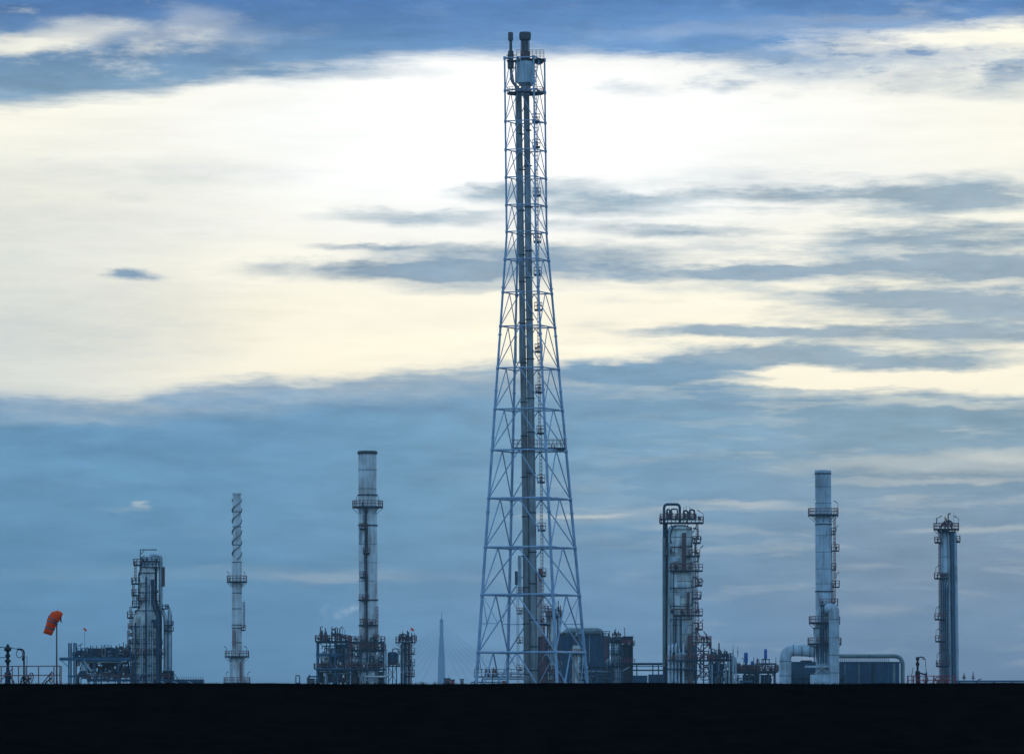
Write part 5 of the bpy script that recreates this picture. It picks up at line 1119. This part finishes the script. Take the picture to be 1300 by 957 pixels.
for y0, y1 in ((672, 688), (690, 733), (736, 785), (786, 813), (815, 845), (846, t.gy)): t.ladder(1194.4 + (y0 - 672) * .006, 6, y0, y1, 'rail', True, 2.6, 'left')
for x, y, a in ((1190, 664, 5), (1217.6, 664, -4.6), (1188.6, 726, 4.4), (1188.6, 778, 4), (1189, 806, 4), (1190, 836, 4)): t.davit(x, 8, y, 6, a, 'steel')
t.mb().bar((1189.4, 8, 664), (1189.4, 8, 656.4), .4, 5).build('mast', 'steel', t.o); t.mb().bar((1212, 14, 671), (1212, 14, 650), .22, 5).build('lightning_rod', 'steel', t.o)
t.pipe([(1204.6, 12, 672), (1204.6, 12, 651.8), (1208, 12, 651.2)], .8, 'burnt', 2, 'vent_pipe'); t.pipe([(1200.6, 12, 672), (1200.6, 12, 662), (1206, 12, 660), (1209, 12, 662), (1209, 12, 672)], 1.1, 'steel', 3, 'overhead_pipe')
for x, y, mt in ((1204.6, 655, 'yellow'), (1202, 660, 'red'), (1200.8, 657.6, 'yellow')): t.mb().lathe(x, 10, [(.8, y + 2), (1.1, y), (.7, y - 2)], 8).build('beacon', mt, t.o)
for k in range(8): t.valve(1196 + k * 1.9, 8 + k % 3, 667 - (k % 3) * 1.8, 1.3)
valves(t, 1190, 1206, 674.6, 4, 8, 5, 91, 1.1); valves(t, 1190, 1203, 730, 3, 6, 4, 92, 1.0)
# ---- front valve platform on the right
D = 520
t = Thing('handrail', 'bright red oxide handrail around the small valve platform by the slender column', 'handrail', D, 1183, y=874)
for y in (857.6, 863.4):
    t.mb().bar((1153, 0, y), (1213, 0, y), .5, 7).build('rail', 'red', t.o); t.mb().bar((1153, 14, y), (1213, 14, y), .45, 7).build('rail', 'red', t.o)
for x in (1153, 1160, 1168, 1177, 1186, 1195, 1204, 1213):
    for d in (0, 14): t.mb().box(x - .45, x + .45, 857.2, 874, d - .45, d + .45).build('post', 'red', t.o)
t.mb().box(1152, 1214, 874, 876, -2, 18).build('deck', 'dark', t.o, smooth=False)
for x in (1154, 1183, 1212): t.mb().box(x - 1.2, x + 1.2, 876, t.gy, 4, 8).build('support', 'steel', t.o, smooth=False)
t.mb().bar((1180, 2, 872), (1189, 2, 859), .6, 6).build('brace', 'red', t.o); t.mb().bar((1172, 2, 872), (1164, 2, 859), .6, 6).build('brace', 'red', t.o)
for k, (x, lab) in enumerate(((1175.6, 'red oval handwheel nearest the small black relief valve'), (1191.6, 'red oval handwheel nearest the slender column'), (1201, 'red oval handwheel at the far end of the valve platform'))):
    w = Thing('handwheel', lab, 'handwheel', D, x, 7, 'handwheels on the small valve platform', y=874)
    m = w.mb(); m.tube([(x + 3.4 * math.cos(a), 7 + 1.5 * math.cos(a), 862.5 + 3.8 * math.sin(a)) for a in [2 * PI * i / 20 for i in range(21)]], .5, 6); m.build('rim', 'red', w.o)
    m = w.mb(); m.bar((x - 3.4, 5.5, 862.5), (x + 3.4, 8.5, 862.5), .35, 5); m.bar((x, 7, 858.7), (x, 7, 866.3), .35, 5); m.build('spoke', 'red', w.o)
    w.mb().lathe(x, 8, [(.9, 874), (.9, 869), (1.6, 867), (1.2, 864), (.6, 862)], 10).build('valve_body', 'rust', w.o)
t = Thing('relief_valve', 'small black relief valve with a curled spout inside the red oxide handrail', 'relief valve', D, 1165.6, 7, y=874)
t.mb().lathe(1165.4, 7, [(2.4, 874), (2.4, 861), (3.2, 858), (3.0, 852), (1.4, 850.4), (1.4, 845), (2.2, 843.6), (2.4, 841), (1.3, 840), (1.3, 838), (2.4, 837), (2.3, 834.4), (1.2, 833.4)], 16).build('valve_body', 'black', t.o)
t.pipe([(1165.4, 7, 836), (1167.6, 7, 833.6), (1173, 7, 833.8), (1174.6, 7, 837)], .8, 'black', 2, 'spout'); t.mb().ring(1172.4, 7, 836, 1.6, .35, 12, 5).build('coil', 'black', t.o)
t.pipe([(1175.2, 7, 836), (1176.6, 7, 856), (1176.6, 7, 874)], .35, 'black', name='conduit'); t.pipe([(1160, 7, 847), (1158, 7, 856), (1158, 7, 874)], .4, 'black', name='conduit'); t.pipe([(1165, 7, 853), (1176, 7, 856), (1176, 7, 866)], 1.0, 'black', 2, 'outlet')
t.valve(1176.4, 7, 855.4, 1.3)
# ---- pipeline to the right edge
t = Thing('pipeline', 'low dark blue pipeline on short trestles running away past the slender column', 'pipeline', 1040, 1262, 2)
t.mb().tube([(1213, 2, 864.4), (1320, 2, 864.4)], 1.25, 12).build('pipe', 'steel2', t.o); t.mb().tube([(1213, 6, 866.8), (1320, 6, 866.8)], .8, 10).build('pipe', 'steel', t.o)
for x in (1218, 1240, 1262, 1285, 1308):
    t.mb().box(x - .8, x + .8, 865.4, t.gy, 0, 4).build('trestle', 'steel', t.o, smooth=False)
t.pipe([(1240, 2, 864), (1246, 2, 861)], .7, 'steel')
for k, (x, y, lab) in enumerate(((1224, 853.6, 'thicker of two little vents on the low pipeline beside the slender column'), (1235.6, 852.6, 'thin spiky little vent on the low pipeline, farther from the slender column'))):
    v = Thing('vent_pipe', lab, 'vent', 1040, x, 2, 'little vents on the pipeline', y=863.4)
    v.mb().lathe(x, 2, [(.6, 863.4), (.6, 861), (1.8 - k * .7, 860.2), (1.7 - k * .7, 858.4), (.55, 857.6), (.5, y)], 10).build('stem', 'burnt', v.o); v.mb().ring(x, 2, 857.2, 1.5, .25, 10, 5).build('handwheel', 'steel', v.o)
    v.mb().bar((x - 2.6, 2, 860.4), (x + 2.6, 2, 860.4), .6, 6).build('crossbar', 'steel', v.o)
bpy.context.view_layer.update()
